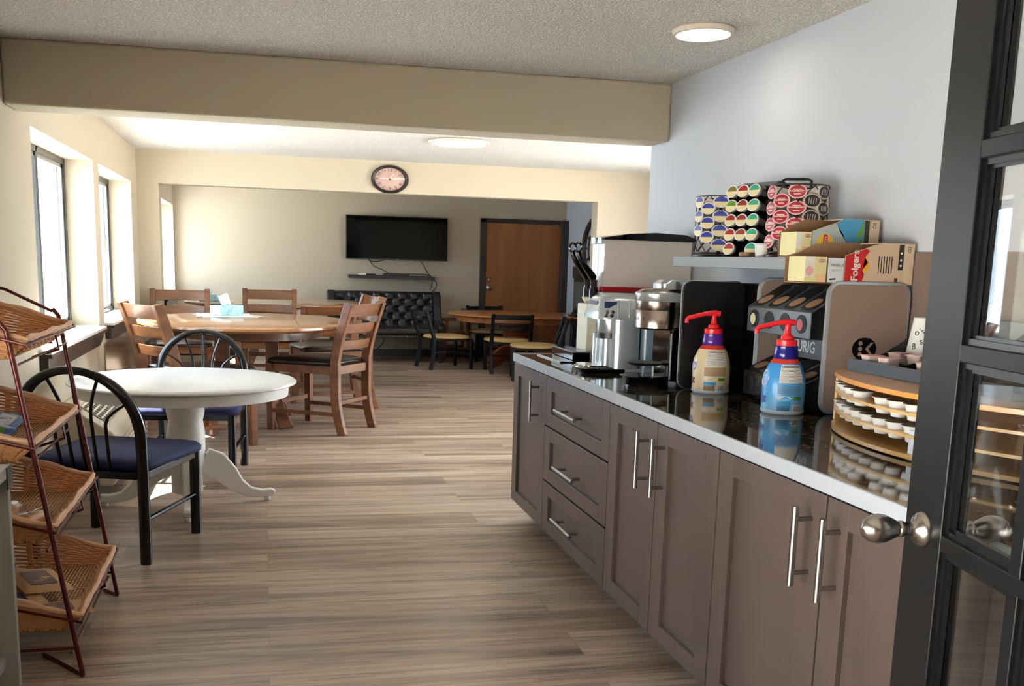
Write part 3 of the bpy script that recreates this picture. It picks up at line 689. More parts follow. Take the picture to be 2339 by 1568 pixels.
# side counter with brewer
t = thing('side_table', 'black console table with tan top against the blue-gray wall', 'table', (3.96, 12.22, 0), 0, scale=(1, 1, 1))
obj('tabletop', M().box(-0.25, 0.27, -0.48, 0.48, 0.715, 0.74), TANV if False else OAK, t, bev=0.006)
obj('apron', M().box(-0.23, 0.22, -0.45, 0.45, 0.62, 0.715), BLK, t, bev=0.004)
for sx in (-0.20, 0.20):
    for sy in (-0.42, 0.42): obj('leg', M().box(sx-0.03, sx+0.03, sy-0.04, sy+0.04, 0, 0.62), BLK, t, bev=0.004)
t = thing('tea_brewer', 'tall black beverage machine with glass front on the console table', 'beverage machine', (3.87, 12.22, 0.74), 0, scale=(1, 1, 1))
obj('housing', M().box(-0.20, 0.20, -0.25, 0.25, 0, 0.05).box(-0.18, 0.20, -0.25, 0.25, 0.05, 0.56).box(-0.20, 0.20, -0.25, 0.25, 0.46, 0.60), BLK, t, bev=0.01)
obj('front_glass', M().box(-0.188, -0.181, -0.20, 0.20, 0.08, 0.42), mat('smoked_glass', '38403F', 0.08), t)
obj('side_panel', M().box(-0.15, 0.15, -0.255, -0.2505, 0.08, 0.42), mat('machine_side_gray', '5F6764', 0.25), t)
obj('drip_tray', M().box(-0.26, -0.201, -0.16, 0.16, 0.005, 0.03), BLKG, t)
# ------------------------------------------------------------------ things on the brown tables
t = thing('tissue_box', 'pale blue patterned tissue box with white tissue on the front brown table', 'tissue box', (-0.315, 9.46, 0.856), radians(40), scale=(1.15, 1.35, 1.18))
s = N('tissue_box_print'); n1 = s.n('ShaderNodeTexNoise', i_Scale=22.0, i_Detail=6.0, i_Distortion=3.0); s.l(s.coords(), n1.inputs['Vector'])
s.l(s.ramp(n1.outputs[0], [(0.35, rgb('6FA3B5')), (0.5, rgb('A9DEE2')), (0.65, rgb('BFEAEA'))]), s.b.inputs['Base Color']); s.b.inputs['Roughness'].default_value = 0.5
obj('carton', M().box(-0.105, 0.105, -0.055, 0.055, 0, 0.072), s.m, t, bev=0.002)
mb = M(); vs = []; fs = []
for j in range(9):
    for i in range(9):
        u = i/8-0.5; v = j/8; vs.append((u*0.10*(0.6+0.7*v)-0.035*v, 0.012*sin(u*9+v*3), 0.07+0.078*v+0.012*sin(u*7)*v))
for j in range(8):
    for i in range(8): a = j*9+i; fs.append((a, a+1, a+10, a+9))
o = obj('tissue', M().add(vs, fs), mat('tissue_white', 'FBFBFB', 0.8), t, smooth=1.5); mo = o.modifiers.new('thick', 'SOLIDIFY'); mo.thickness = 0.0015
PAPER = mat('newsprint', 'D8D6CE', 0.7, vary=0.08)
for i, (dx, dy, a, c) in enumerate(((0, 0, 12, 'D9D8D2'), (0.03, 0.03, 26, 'C9C3B2'), (-0.02, 0.02, 4, 'E4E4E0'))):
    tag(obj('folded_paper', M().box(-0.19, 0.19, -0.20, 0.20, 0, 0.0018), mat('paper_%d' % i, c, 0.7), smooth=0),
        ['lowest folded paper under the blue tissue box, on the brown table', 'tan-edged folded paper in the middle of the stack under the tissue box', 'topmost pale folded paper directly under the blue tissue box'][i], 'paper', 'papers under the tissue box', (-0.32+dx, 9.45+dy, 0.8504+0.0019*i), radians(a), (1.2, 1.3, 1))
t = thing('tissue_box', 'far tissue box on the second brown table, seen behind a chair', 'tissue box', (-0.60, 12.4, 0.8505), 0, scale=(1.36, 1.4, 1))
obj('carton', M().box(-0.08, 0.08, -0.055, 0.055, 0, 0.07), s.m, t, bev=0.002)
obj('tissue', M().lathe([(0.012, 0.07), (0.03, 0.10), (0.022, 0.135), (0.0, 0.14)], 8), mat('tissue_white', 'FBFBFB', 0.8), t)
tag(obj('folded_paper', M().box(-0.18, 0.18, -0.12, 0.12, 0, 0.004), mat('paper_9', 'D9DCE6', 0.6), smooth=0), 'white paper lying on the far brown table behind the left chair', 'paper', None, (-0.43, 11.85, 0.8504), radians(10))
tag(obj('folded_paper', M().box(-0.17, 0.17, -0.10, 0.10, 0, 0.004), mat('paper_9', 'D9DCE6', 0.6), smooth=0), 'white paper lying on the far brown table behind the middle chair', 'paper', None, (0.12, 11.9, 0.8504), radians(-8))
# ------------------------------------------------------------------ wall air conditioner under the window
ACM = mat('beige_plastic', 'D5C9B2', 0.45)
t = thing('air_conditioner', 'beige floor-level air conditioner with slanted vent under the first window', 'air conditioner', (XL+0.001, 6.95, 0), 0, scale=(1, 0.82, 1))
prof = [(0, 0.06), (0.30, 0.06), (0.33, 0.10), (0.33, 0.33), (0.30, 0.37), (0.10, 0.50), (0, 0.50)]
obj('housing', M().prism(prof, -0.92, 0.92, 'xz'), ACM, t, bev=0.012)
gr = M(); n_ = Vector((0.20, 0, -0.13)).normalized(); up = Vector((0.13, 0, 0.20)).normalized()
def onslant(f, y, off): p = Vector((0.10, y, 0.50))+Vector((0.20, 0, -0.13))*f+up*off; return p
for k in range(6): gr.bar([onslant(0.10+0.13*k, -0.72, 0.004), onslant(0.10+0.13*k, 0.30, 0.004)], 0.010, 0.010, up=up)
for k in range(14): y = -0.72+k*1.02/13; gr.bar([onslant(0.06, y, 0.003), onslant(0.78, y, 0.003)], 0.010, 0.008, up=up)
obj('vent_grille', gr, mat('beige_light', 'E6DCC8', 0.45), t)
mb = M().bar([onslant(0.42, -0.74, 0.0008), onslant(0.42, 0.32, 0.0008)], 0.165, 0.001, up=up); obj('vent_opening', mb, mat('vent_dark', '2A2622', 0.8), t)
obj('control_lid', M().bar([onslant(0.42, 0.42, 0.002), onslant(0.42, 0.86, 0.002)], 0.15, 0.006, up=up), ACM, t)
lv = M()
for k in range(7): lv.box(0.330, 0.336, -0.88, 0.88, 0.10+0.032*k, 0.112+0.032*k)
obj('intake_louvres', lv, mat('beige_shadow', 'BDB099', 0.5), t)  # louvre slats are a darker beige than the housing
tag(obj('paper_cup', M().lathe([(0.022, 0), (0.034, 0.085), (0.036, 0.088), (0.032, 0.086), (0.0, 0.004)], 20, cap=False), WHITE), 'small white paper cup on the floor between the air conditioner and white table', 'cup', loc=(-0.70, 7.35, 0), scale=(K, K, 1))
# ------------------------------------------------------------------ weathered gray display unit, lower left
GW = wood('weathered_gray_wood', '8A8882', 'AAA79F', 0.7, (3, 3, 1.5), 0)
t = thing('display_unit', 'weathered gray wooden display unit at the lower left corner of the view', 'shelf unit', (-0.95, 2.62, 0), 0, scale=(1, 1, 1))
obj('end_panel', M().box(-0.18, 0.232, 0.545, 0.575, 0, 0.735), GW, t, bev=0.002)
obj('end_panel', M().box(-0.18, 0.232, -0.60, -0.57, 0, 0.735), GW, t, bev=0.002)
obj('top_board', M().box(-0.19, 0.235, -0.62, 0.585, 0.736, 0.768), GW, t, bev=0.002)
obj('shelf', M().box(-0.18, 0.20, -0.569, 0.544, 0.17, 0.20), GW, t, bev=0.002)
obj('back_panel', M().box(-0.195, -0.181, -0.60, 0.575, 0, 0.735), GW, t)
obj('corner_bracket', M().box(0.2355, 0.2385, 0.52, 0.586, 0.705, 0.7685), BLK, t)
# ------------------------------------------------------------------ wire rack with wicker baskets
RED = mat('maroon_wire', '5A1A15', 0.3, 0.3)
WK = wicker('wicker_base', '8E5426', 'E6B878')
WKT = mat('wicker_strand', 'D89A66', 0.5, vary=0.12)
WKR = mat('wicker_rim', 'E0B088', 0.5, vary=0.1)
t = thing('basket_rack', 'maroon wire floor rack holding four sloping wicker baskets', 'rack', (0, 0, 0), 0, scale=(1, 1, 1))
YA, YZ = 3.478, 4.328
def xup(z): return -0.596-0.150*z   # uprights lean back
TIER = [(1.100, 0.0), (0.775, 0.0), (0.505, 0.0), (0.205, 0.0)]
for y in (YA, YZ):
    top = [(xup(0), y, 0.006), (xup(0.5), y, 0.5), (xup(1.14), y, 1.13), (xup(1.14)-0.02, y, 1.155)]
    obj('upright', M().tube(top, 0.0085, 10), RED, t)
    obj('foot', M().tube([(xup(0), y, 0.006), (xup(0)-0.16, y+0.22 if y == YA else y+0.20, 0.006)], 0.0065, 8), RED, t)
    obj('back_upright', M().tube([(-1.05, y, 0.0), (-1.06, y, 1.25)], 0.006, 8), RED, t)
    obj('side_rail', M().tube([(-1.055, y, 1.25), (-0.95, y, 1.225), (xup(1.14)-0.02, y, 1.145)], 0.006, 8), RED, t)
    obj('side_rail', M().tube([(-1.05, y, 0.10), (xup(0.10), y, 0.10)], 0.005, 8), RED, t)
obj('cross_rail', M().tube([(xup(0.08)-0.02, YA, 0.085), (xup(0.08)-0.02, YZ, 0.085)], 0.005, 8), RED, t)
XFR = {1.100: -0.734, 0.775: -0.728, 0.505: -0.677, 0.205: -0.612}
for (zf, _) in TIER:
    xf = XFR[zf]+0.022; dx = 0.44; rise = 0.115
    c = [(xf, YA-0.015, zf-0.012), (xf, YZ+0.015, zf-0.012), (xf-dx, YZ+0.015, zf-0.012+rise), (xf-dx, YA-0.015, zf-0.012+rise)]
    obj('basket_cradle', M().tube(c, 0.005, 8, closed=True), RED, t)
    obj('cradle_hook', M().tube([(xf-0.10, YZ+0.012, zf+0.01), (xf-0.085, YZ+0.012, zf-0.075), (xf-0.20, YZ+0.012, zf-0.085)], 0.005, 8), RED, t)
    obj('cradle_hook', M().tube([(xf-0.02, (YA+YZ)/2+0.15, zf-0.015), (xf-0.01, (YA+YZ)/2+0.15, zf-0.075), (xf-0.10, (YA+YZ)/2+0.15, zf-0.105)], 0.005, 8), RED, t)
    obj('cradle_floor', M().tube([(xf-0.03, YA, zf-0.075), (xf-0.03, YZ, zf-0.075)], 0.004, 6), RED, t)
BW, BD, BH = 0.405, 0.40, 0.165      # half width (y), depth (x), wall height
def basket_mesh():
    strands = M(); rim = M(); base = M()
    def corner(f): # f 0 bottom .. 1 rim
        e = 0.04*(1-f); return [(-e*1.5, -BW+e), (-e*1.5, BW-e), (-BD+e, BW-e), (-BD+e, -BW+e)]
    def hgt(x): return 0.055+(BH-0.055)*min(1, max(0, -x/BD))
    rows = 11
    for r in range(rows):
        f = (r+0.3)/rows; cs = corner(f); pts = []
        for q in range(4):
            a = Vector(cs[q]); b = Vector(cs[(q+1) % 4]); n = 24 if q % 2 == 0 else 14; nr = Vector(((b-a).y, -(b-a).x)).normalized()
            for k in range(n):
                p = a.lerp(b, (k+0.5)/n); s_ = 0.0035 if (k+r) % 2 else -0.0035
                pts.append((p.x+nr.x*s_, p.y+nr.y*s_, hgt(p.x)*f))
        strands.tube(pts, 0.0046, 5, closed=True)
    for q in range(4):
        a0, b0 = [Vector(v) for v in (corner(0)[q], corner(0)[(q+1) % 4])]; a1, b1 = [Vector(v) for v in (corner(1)[q], corner(1)[(q+1) % 4])]
        n = 8 if q % 2 == 0 else 5
        for k in range(n+1):
            p = a0.lerp(b0, k/n); p2 = a1.lerp(b1, k/n); strands.bar([(p.x, p.y, 0), (p2.x, p2.y, hgt(p2.x))], 0.02 if 0 < k < n else 0.012, 0.007, up=(0.01, 1, 0) if q % 2 else (1, 0.01, 0))
    c1 = corner(1.0)
    for off, rr in ((0.0, 0.009), (0.010, 0.0065)):
        pts = []
        for q in range(4):
            a = Vector(c1[q]); b = Vector(c1[(q+1) % 4]); n = 16
            for k in range(n):
                p = a.lerp(b, k/n); ph = (k+q*16)*0.9+(pi if off else 0); pts.append((p.x+0.003*cos(ph), p.y+0.003*sin(ph), hgt(p.x)+0.006+0.004*sin(ph)-off*0.3))
        rim.tube(pts, rr, 7, closed=True)
    base.box(-BD+0.035, -0.055, -BW+0.035, BW-0.035, -0.004, 0.006)
    return strands, rim, base
def make_basket(label, loc, tilt):
    t = thing('wicker_basket', label, 'basket', loc, 0, 'wicker baskets on the maroon rack', scale=(1, 1, 1)); t.rotation_euler = (0, tilt, 0)
    st, ri, ba = basket_mesh()
    obj('woven_side', st, WKT, t); obj('rim', ri, WKR, t); obj('woven_base', ba, WK, t, smooth=0)
    return t
TILT = radians(1)
b0 = None; bl = ['topmost wicker basket on the maroon wire rack', 'second wicker basket from the top, holding blue and green packets', 'third wicker basket from the top, holding wrapped baked goods', 'lowest wicker basket, holding brown paper packets']
BASK = []
for (zf, _), lab in zip(TIER, bl):
    loc = (XFR[zf]+0.012, (YA+YZ)/2, zf-0.060)
    if b0 is None: b0 = make_basket(lab, loc, TILT); BASK.append(b0)
    else:
        q = dup(b0, loc, 0, lab); q.rotation_euler = (0, TILT, 0); BASK.append(q)
def in_basket(i, u, v, z):  # u along depth from the front, v along width, z above the base
    p = Vector((-u, v, z)); p.rotate(Matrix.Rotation(TILT, 3, 'Y')); return p+BASK[i].location
def packet(mesh_kind, mats, i, u, v, z, rot, label, cat, group, size, tilt=(0, 0), name='snack_packet'):
    L, W_, T = size; n = 8; vs = []; fs = []
    for side in (1, -1):
        for a in range(n+1):
            for b in range(n+1):
                x = a/n*2-1; y = b/n*2-1; hgt = T*(max(0, 1-abs(x)**3)*max(0, 1-abs(y)**4))**0.6
                hgt += 0.0015*sin(7*x+3*y+i)*(1-abs(x))
                vs.append((x*L/2, y*W_/2, side*hgt/2))
    m1 = (n+1)**2
    for s_ in range(2):
        for a in range(n):
            for b in range(n): k = s_*m1+a*(n+1)+b; fs.append((k, k+1, k+n+2, k+n+1) if s_ else (k, k+n+1, k+n+2, k+1))
    t = thing(name, label, cat, in_basket(i, u, v, z+0.006+T/2), 0, group, scale=(1, 1, 1)); t.rotation_euler = (tilt[0], TILT+tilt[1], rot)
    o = obj('wrapper', M().add(vs, fs), mats[0], t, smooth=1.2)
    if len(mats) > 1: obj('printed_band', M().prism(rrect(-L*0.28, L*0.28, -W_*0.28, W_*0.28, W_*0.08), T/2*0.92, T/2*1.02, 'xy'), mats[1], t)
    return t
KP = mat('kraft_paper', 'C49A68', 0.6, vary=0.1); BLU = mat('print_blue', '3D6EA8', 0.35); GRN = mat('print_green', '6FA22E', 0.35); NV = mat('print_navy', '28407A', 0.4); BRN = mat('print_brown', '6B4A3A', 0.5); PW = mat('packet_white', 'DCE4EC', 0.3)
cols = [(BLU, PW), (GRN, PW), (PW, BLU), (BLU, GRN), (PW, GRN), (BLU, PW), (NV, PW)]
desc = ['blue packet', 'green packet', 'white packet with blue print', 'blue packet with green print', 'white packet with green print', 'blue packet with a pale band', 'dark blue packet']
for k in range(7):
    packet('p', cols[k], 1, 0.24-0.035*(k % 2), -0.30+0.095*k, 0.012+0.006*(k % 3), radians(62+9*(k % 3)), '%s in the second basket, %s' % (desc[k], ['nearest the camera', 'second from the near end', 'third from the near end', 'in the middle of the row', 'fifth from the near end', 'sixth from the near end', 'at the far end'][k]), 'packet', 'snack packets in the second basket', (0.15, 0.10, 0.02), (0.25 if k % 2 else -0.15, -0.25))
for k, (u, v, a) in enumerate(((0.27, -0.20, 30), (0.30, 0.02, 70), (0.20, -0.02, 120))):
    packet('p', (KP, [NV, BRN, BRN][k]), 3, u, v, 0.016+0.016*k, radians(a), ['brown paper packet with blue print in the lowest basket', 'brown paper packet lying across the back of the lowest basket', 'topmost brown paper packet in the lowest basket'][k], 'packet', 'brown packets in the lowest basket', (0.24, 0.17, 0.022), (0.1, -0.12))
packet('p', (KP, BRN), 3, 0.12, -0.26, 0.016, radians(20), 'brown-printed paper packet at the near end of the lowest basket', 'packet', 'brown packets in the lowest basket', (0.26, 0.16, 0.02))
BUN = mat('baked_bun', 'B9772F', 0.5, vary=0.2); CEL = thin_glass('clear_wrap', 'F6F4F0', 1.45, 0.12)
for k, (u, v) in enumerate(((0.12, -0.20), (0.22, -0.10), (0.30, -0.22))):
    t = thing('wrapped_pastry', ['golden pastry in clear wrap at the front of the third basket', 'golden pastry in clear wrap in the middle of the third basket', 'golden pastry in clear wrap at the back of the third basket'][k], 'pastry', in_basket(2, u, v, 0.03), 0, 'wrapped pastries in the third basket', scale=(1, 1, 1)); t.rotation_euler = (0, TILT, radians(75+10*k))
    mb = M().lathe([(0.0, -0.09), (0.022, -0.082), (0.028, -0.04), (0.03, 0), (0.028, 0.04), (0.022, 0.082), (0, 0.09)], 20, axis='x', cap=False); mb.v = [(x, y*1.35, z*0.85) for x, y, z in mb.v]; obj('pastry', mb, BUN, t)
    mb = M().lathe([(0.03, -0.13), (0.012, -0.10), (0.034, -0.085), (0.037, 0), (0.034, 0.085), (0.012, 0.10), (0.03, 0.13)], 14, axis='x', cap=False); mb.v = [(x, y*1.35+0.002*sin(60*x+y*80), z*0.9) for x, y, z in mb.v]; obj('clear_wrap', mb, CEL, t, smooth=0.3)
packet('p', (PW, NV), 2, 0.28, -0.02, 0.015, radians(40), 'crumpled clear and blue packet at the back of the third basket', 'packet', 'wrapped pastries in the third basket', (0.16, 0.12, 0.03))
packet('p', (GRN,), 0, 0.20, -0.15, 0.012, radians(80), 'green packet just visible in the topmost basket', 'packet', None, (0.16, 0.10, 0.02))
packet('p', (mat('print_yellow', 'D9B24A', 0.4), GRN), 0, 0.28, 0.0, 0.012, radians(95), 'yellow packet at the back of the topmost basket', 'packet', None, (0.22, 0.10, 0.025))
# ------------------------------------------------------------------ juice dispenser at the far end of the worktop
t = thing('juice_dispenser', 'two-bowl juice dispenser with clear tanks and black lid at the worktop end', 'drink dispenser', (1.62, 5.06, ZW), 0, scale=(1, 1, 1))
CREAM = mat('cream_plastic', 'E2DCC6', 0.4)
obj('front_post', M().box(-0.072, -0.018, -0.085, 0.085, 0.0, 0.275), CREAM, t, bev=0.006)
obj('cabinet', M().box(-0.012, 0.44, -0.095, 0.095, 0.03, 0.335), mat('dispenser_white', 'D8DCE2', 0.3), t, bev=0.008)
obj('base_foot', M().box(0.0, 0.43, -0.09, 0.09, 0.0, 0.03), BLK, t)
obj('red_band', M().box(-0.005, 0.455, -0.10, 0.10, 0.336, 0.362), mat('dark_red_plastic', '8E1014', 0.3), t, bev=0.002)
TANK = thin_glass('milky_tank', 'FFFBF8', 1.3, 0.33)
for k, y in enumerate((-0.050, 0.050)):
    mb = M(); x0, x1, z0, z1, h = 0.0, 0.455, 0.363, 0.588, 0.046
    mb.box(x0, x1, y-h, y-h+0.004, z0, z1).box(x0, x1, y+h-0.004, y+h, z0, z1).box(x0, x0+0.004, y-h+0.004, y+h-0.004, z0, z1).box(x1-0.004, x1, y-h+0.004, y+h-0.004, z0, z1)
    obj('tank', mb, TANK, t, smooth=0, label='milky clear tank')
    obj('lid_clip', M().box(-0.014, 0.03, y-0.030, y+0.030, 0.568, 0.602), mat('clear_clip', 'BCD2DC', 0.1, 0.4), t, bev=0.003)
    obj('faucet_body', M().lathe([(0.012, 0.30), (0.022, 0.302), (0.022, 0.345), (0.018, 0.36), (0.018, 0.39), (0.010, 0.40)], 16, c=(-0.034, y, 0)), mat('smoky_black', '1A1012', 0.12), t)
    obj('nozzle', M().lathe([(0.010, 0.275), (0.026, 0.30), (0.026, 0.306)], 16, c=(-0.034, y, 0)), CREAM, t)
    hnd = [(-0.034, y, 0.395), (-0.046, y, 0.415), (-0.072, y, 0.445), (-0.100, y, 0.48), (-0.114, y, 0.51), (-0.116, y, 0.535)]
    obj('tap_handle', M().bar(hnd, 0.028, [0.03, 0.034, 0.028, 0.022, 0.018, 0.016], up=(1, 0, 0.3)), BLKG, t, bev=0.004)
    ring = [(-0.118+0.016*cos(2*pi*i/20), y, 0.548+0.022*sin(2*pi*i/20)) for i in range(20)]
    obj('handle_loop', M().tube(ring, 0.006, 8, closed=True), BLKG, t)
    coil = [(0.045+0.014*cos(i*0.8), y+0.014*sin(i*0.8), 0.37+0.0012*i) for i in range(70)]
    obj('paddle_coil', M().tube(coil, 0.002, 5), mat('coil_white', 'D8D8D8', 0.3), t)
lid = [(-0.006, 0.589), (0.47, 0.589), (0.472, 0.603), (0.42, 0.623), (0.26, 0.629), (0.12, 0.620), (-0.006, 0.600)]
obj('lid', M().prism(lid, -0.105, 0.105, 'xz'), BLKG, t, bev=0.004)
t = thing('drip_tray', 'black glossy drip tray below the two dispenser taps', 'tray', (1.535, 5.075, ZW+0.006), 0, scale=(1, 1, 1))
obj('tray_body', M().box(-0.08, 0.008, -0.19, 0.19, 0, 0.042), BLKG, t, bev=0.003); obj('tray_rim', M().box(-0.082, 0.010, -0.192, -0.188, 0.038, 0.044).box(-0.082, -0.078, -0.188, 0.192, 0.038, 0.044), SILVER, t)
t = thing('glass_mat', 'flat dark glass mat with silver edge near the far corner of the worktop', 'mat', (1.50, 5.04, ZW+0.0005), 0, scale=(1, 1, 1))
obj('glass_sheet', M().box(-0.12, 0.04, -0.21, 0.22, 0, 0.0055), BLKG, t); obj('silver_edge', M().box(-0.126, -0.1205, -0.215, 0.22, 0, 0.006), SILVER, t)
# ------------------------------------------------------------------ coffee brewers
t = thing('coffee_brewer', 'silver single-serve coffee brewer between the juice dispenser and the black brewer', 'coffee machine', (1.44, 4.47, ZW), 0, scale=(1, 1, 1))
SB = mat('brewer_silver', 'B9C3C8', 0.25, 0.5)
def rr_stack(levels, n=5):
    vs = []; fs = []; q = None
    for (x0, x1, y0, y1, r, z) in levels:
        o_ = rrect(x0, x1, y0, y1, r, n); q = len(o_); vs += [(x, y, z) for x, y in o_]
    L = len(levels)
    for i in range(L-1):
        for j in range(q): fs.append((i*q+j, i*q+(j+1) % q, (i+1)*q+(j+1) % q, (i+1)*q+j))
    fs.append(tuple(range(q-1, -1, -1))); fs.append(tuple((L-1)*q+j for j in range(q)))
    return M().add(vs, fs)
obj('body', rr_stack([(0.03, 0.17, -0.13, 0.13, 0.05, 0.02), (0.03, 0.17, -0.13, 0.13, 0.05, 0.24)]), SB, t)
obj('column_front', rr_stack([(0.0, 0.14, -0.09, 0.09, 0.03, 0.03), (0.0, 0.14, -0.09, 0.09, 0.03, 0.165)]), SB, t)
obj('head', rr_stack([(-0.035, 0.24, -0.135, 0.135, 0.06, 0.236), (-0.035, 0.24, -0.135, 0.135, 0.06, 0.25), (-0.018, 0.24, -0.12, 0.12, 0.06, 0.315), (0.0, 0.22, -0.10, 0.10, 0.06, 0.334), (0.03, 0.18, -0.07, 0.07, 0.05, 0.340)]), SB, t)
obj('spout_housing', M().lathe([(0.068, 0.175), (0.070, 0.18), (0.070, 0.236)], 28, c=(0.055, -0.035, 0)), SILVER, t)
obj('spout_ring', M().lathe([(0.071, 0.150), (0.071, 0.175)], 28, c=(0.055, -0.035, 0)), BLK, t)
obj('water_tank', rr_stack([(0.172, 0.28, -0.12, 0.12, 0.03, 0.02), (0.172, 0.28, -0.12, 0.12, 0.03, 0.235)]), mat('tank_blue_gray', '6E8290', 0.2), t)
for x in (0.05, 0.10, 0.16, 0.21): obj('head_flute', M().tube([(x, -0.134, 0.245), (x+0.004, -0.119, 0.318)], 0.004, 8), SB, t)
obj('front_badge', M().lathe([(0.026, 0), (0.028, -0.006), (0.02, -0.009), (0, -0.009)], 24, c=(0.07, -0.0905, 0.115), axis='y'), mat('badge_gray', '6A6E70', 0.3, 0.5), t)
obj('display', M().box(-0.0235, -0.0205, -0.06, 0.06, 0.285, 0.312).box(-0.01, 0.045, -0.1235, -0.120, 0.285, 0.312), mat('display_blue', '2A355C', 0.1), t)
for a, b in ((0.0, 0.268), (0.025, 0.268), (-0.005, 0.252), (0.02, 0.252)): obj('button', M().lathe([(0.009, 0), (0.007, -0.004), (0, -0.004)], 14, c=(a, -0.134, b), axis='y'), CHROME, t)
obj('drip_base', rr_stack([(-0.09, 0.12, -0.12, 0.12, 0.08, 0.0), (-0.095, 0.12, -0.125, 0.125, 0.08, 0.018), (-0.085, 0.12, -0.11, 0.11, 0.08, 0.026)]), BLKG, t)
obj('drip_grid', rr_stack([(-0.075, -0.003, -0.085, 0.085, 0.03, 0.0265), (-0.075, -0.003, -0.085, 0.085, 0.03, 0.031)]), CHROME, t)
for y in (-0.05, 0.0, 0.05): obj('flute', M().tube([(0.001 if y else -0.001, y, 0.035), (0.001 if y else -0.001, y, 0.165)], 0.004, 8), SB, t)
t = thing('coffee_brewer', 'black coffee brewer with round steel head beside the tan creamer bottle', 'coffee machine', (1.52, 3.97, ZW), 0, scale=(1, 1, 1))
obj('body', rr_stack([(0.09, 0.55, -0.14, 0.16, 0.03, 0.0), (0.09, 0.55, -0.14, 0.16, 0.03, 0.41)]), BLK, t)
mb = M().prism(rrect(0.045, 0.30, 0.004, 0.415, 0.035), -0.170, -0.145, 'xz'); obj('side_panel', mb, mat('black_side_panel', '09090A', 0.45), t)
edge = [(x, -0.158, z) for x, z in rrect(0.043, 0.302, 0.005, 0.417, 0.035)]; obj('panel_trim', M().tube(edge, 0.0035, 8, closed=True), SILVER, t)
obj('tower', M().box(0.03, 0.10, -0.10, 0.10, 0.02, 0.23), BLKG, t, bev=0.01)
obj('steel_stripe', M().tube([(0.032, -0.104, 0.03), (0.032, -0.104, 0.21)], 0.004, 8), SILVER, t)
hx = 0.015
obj('head_band', M().lathe([(0.084, 0.222), (0.092, 0.228), (0.094, 0.296), (0.093, 0.2975), (0.094, 0.299), (0.094, 0.332)], 48, c=(hx, 0, 0)), STEEL, t)
obj('head_collar', M().lathe([(0.097, 0.332), (0.100, 0.336), (0.100, 0.362), (0.094, 0.368)], 48, c=(hx, 0, 0)).box(hx, 0.09, -0.10, 0.10, 0.332, 0.366), SILVER, t)
obj('head_lid', M().lathe([(0.090, 0.368), (0.075, 0.378), (0.0, 0.384)], 40, c=(hx, 0, 0)).box(hx, 0.09, -0.085, 0.085, 0.366, 0.380), STEEL, t)
obj('rear_hood', rr_stack([(0.03, 0.30, 0.02, 0.15, 0.03, 0.36), (0.03, 0.30, 0.02, 0.15, 0.03, 0.40), (0.05, 0.30, 0.03, 0.14, 0.03, 0.415)]), SILVER, t)
for k, ch in enumerate('KEURIG'):
    a = radians(180+(k-2.5)*19); p = (hx+0.0945*cos(a), 0.0945*sin(a), 0.262)
    text('brand_letter', ch, 0.020, frame_to(p, (-sin(a), cos(a), 0), (0, 0, 1)), BLK, t, 0.0004)
obj('drip_base', rr_stack([(-0.115, 0.06, -0.085, 0.085, 0.075, 0.0), (-0.12, 0.06, -0.09, 0.09, 0.075, 0.028), (-0.13, 0.06, -0.095, 0.095, 0.08, 0.034), (-0.11, 0.06, -0.08, 0.08, 0.07, 0.037)]), BLKG, t)
obj('cup_shelf', M().lathe([(0.06, 0.078), (0.068, 0.083), (0.070, 0.088), (0.060, 0.090), (0, 0.090)], 32, c=(-0.035, 0, 0)), BLK, t)
for y in (-0.055, 0.055): obj('shelf_strut', M().tube([(-0.02, y, 0.03), (-0.02, y, 0.08)], 0.005, 8), SILVER, t)
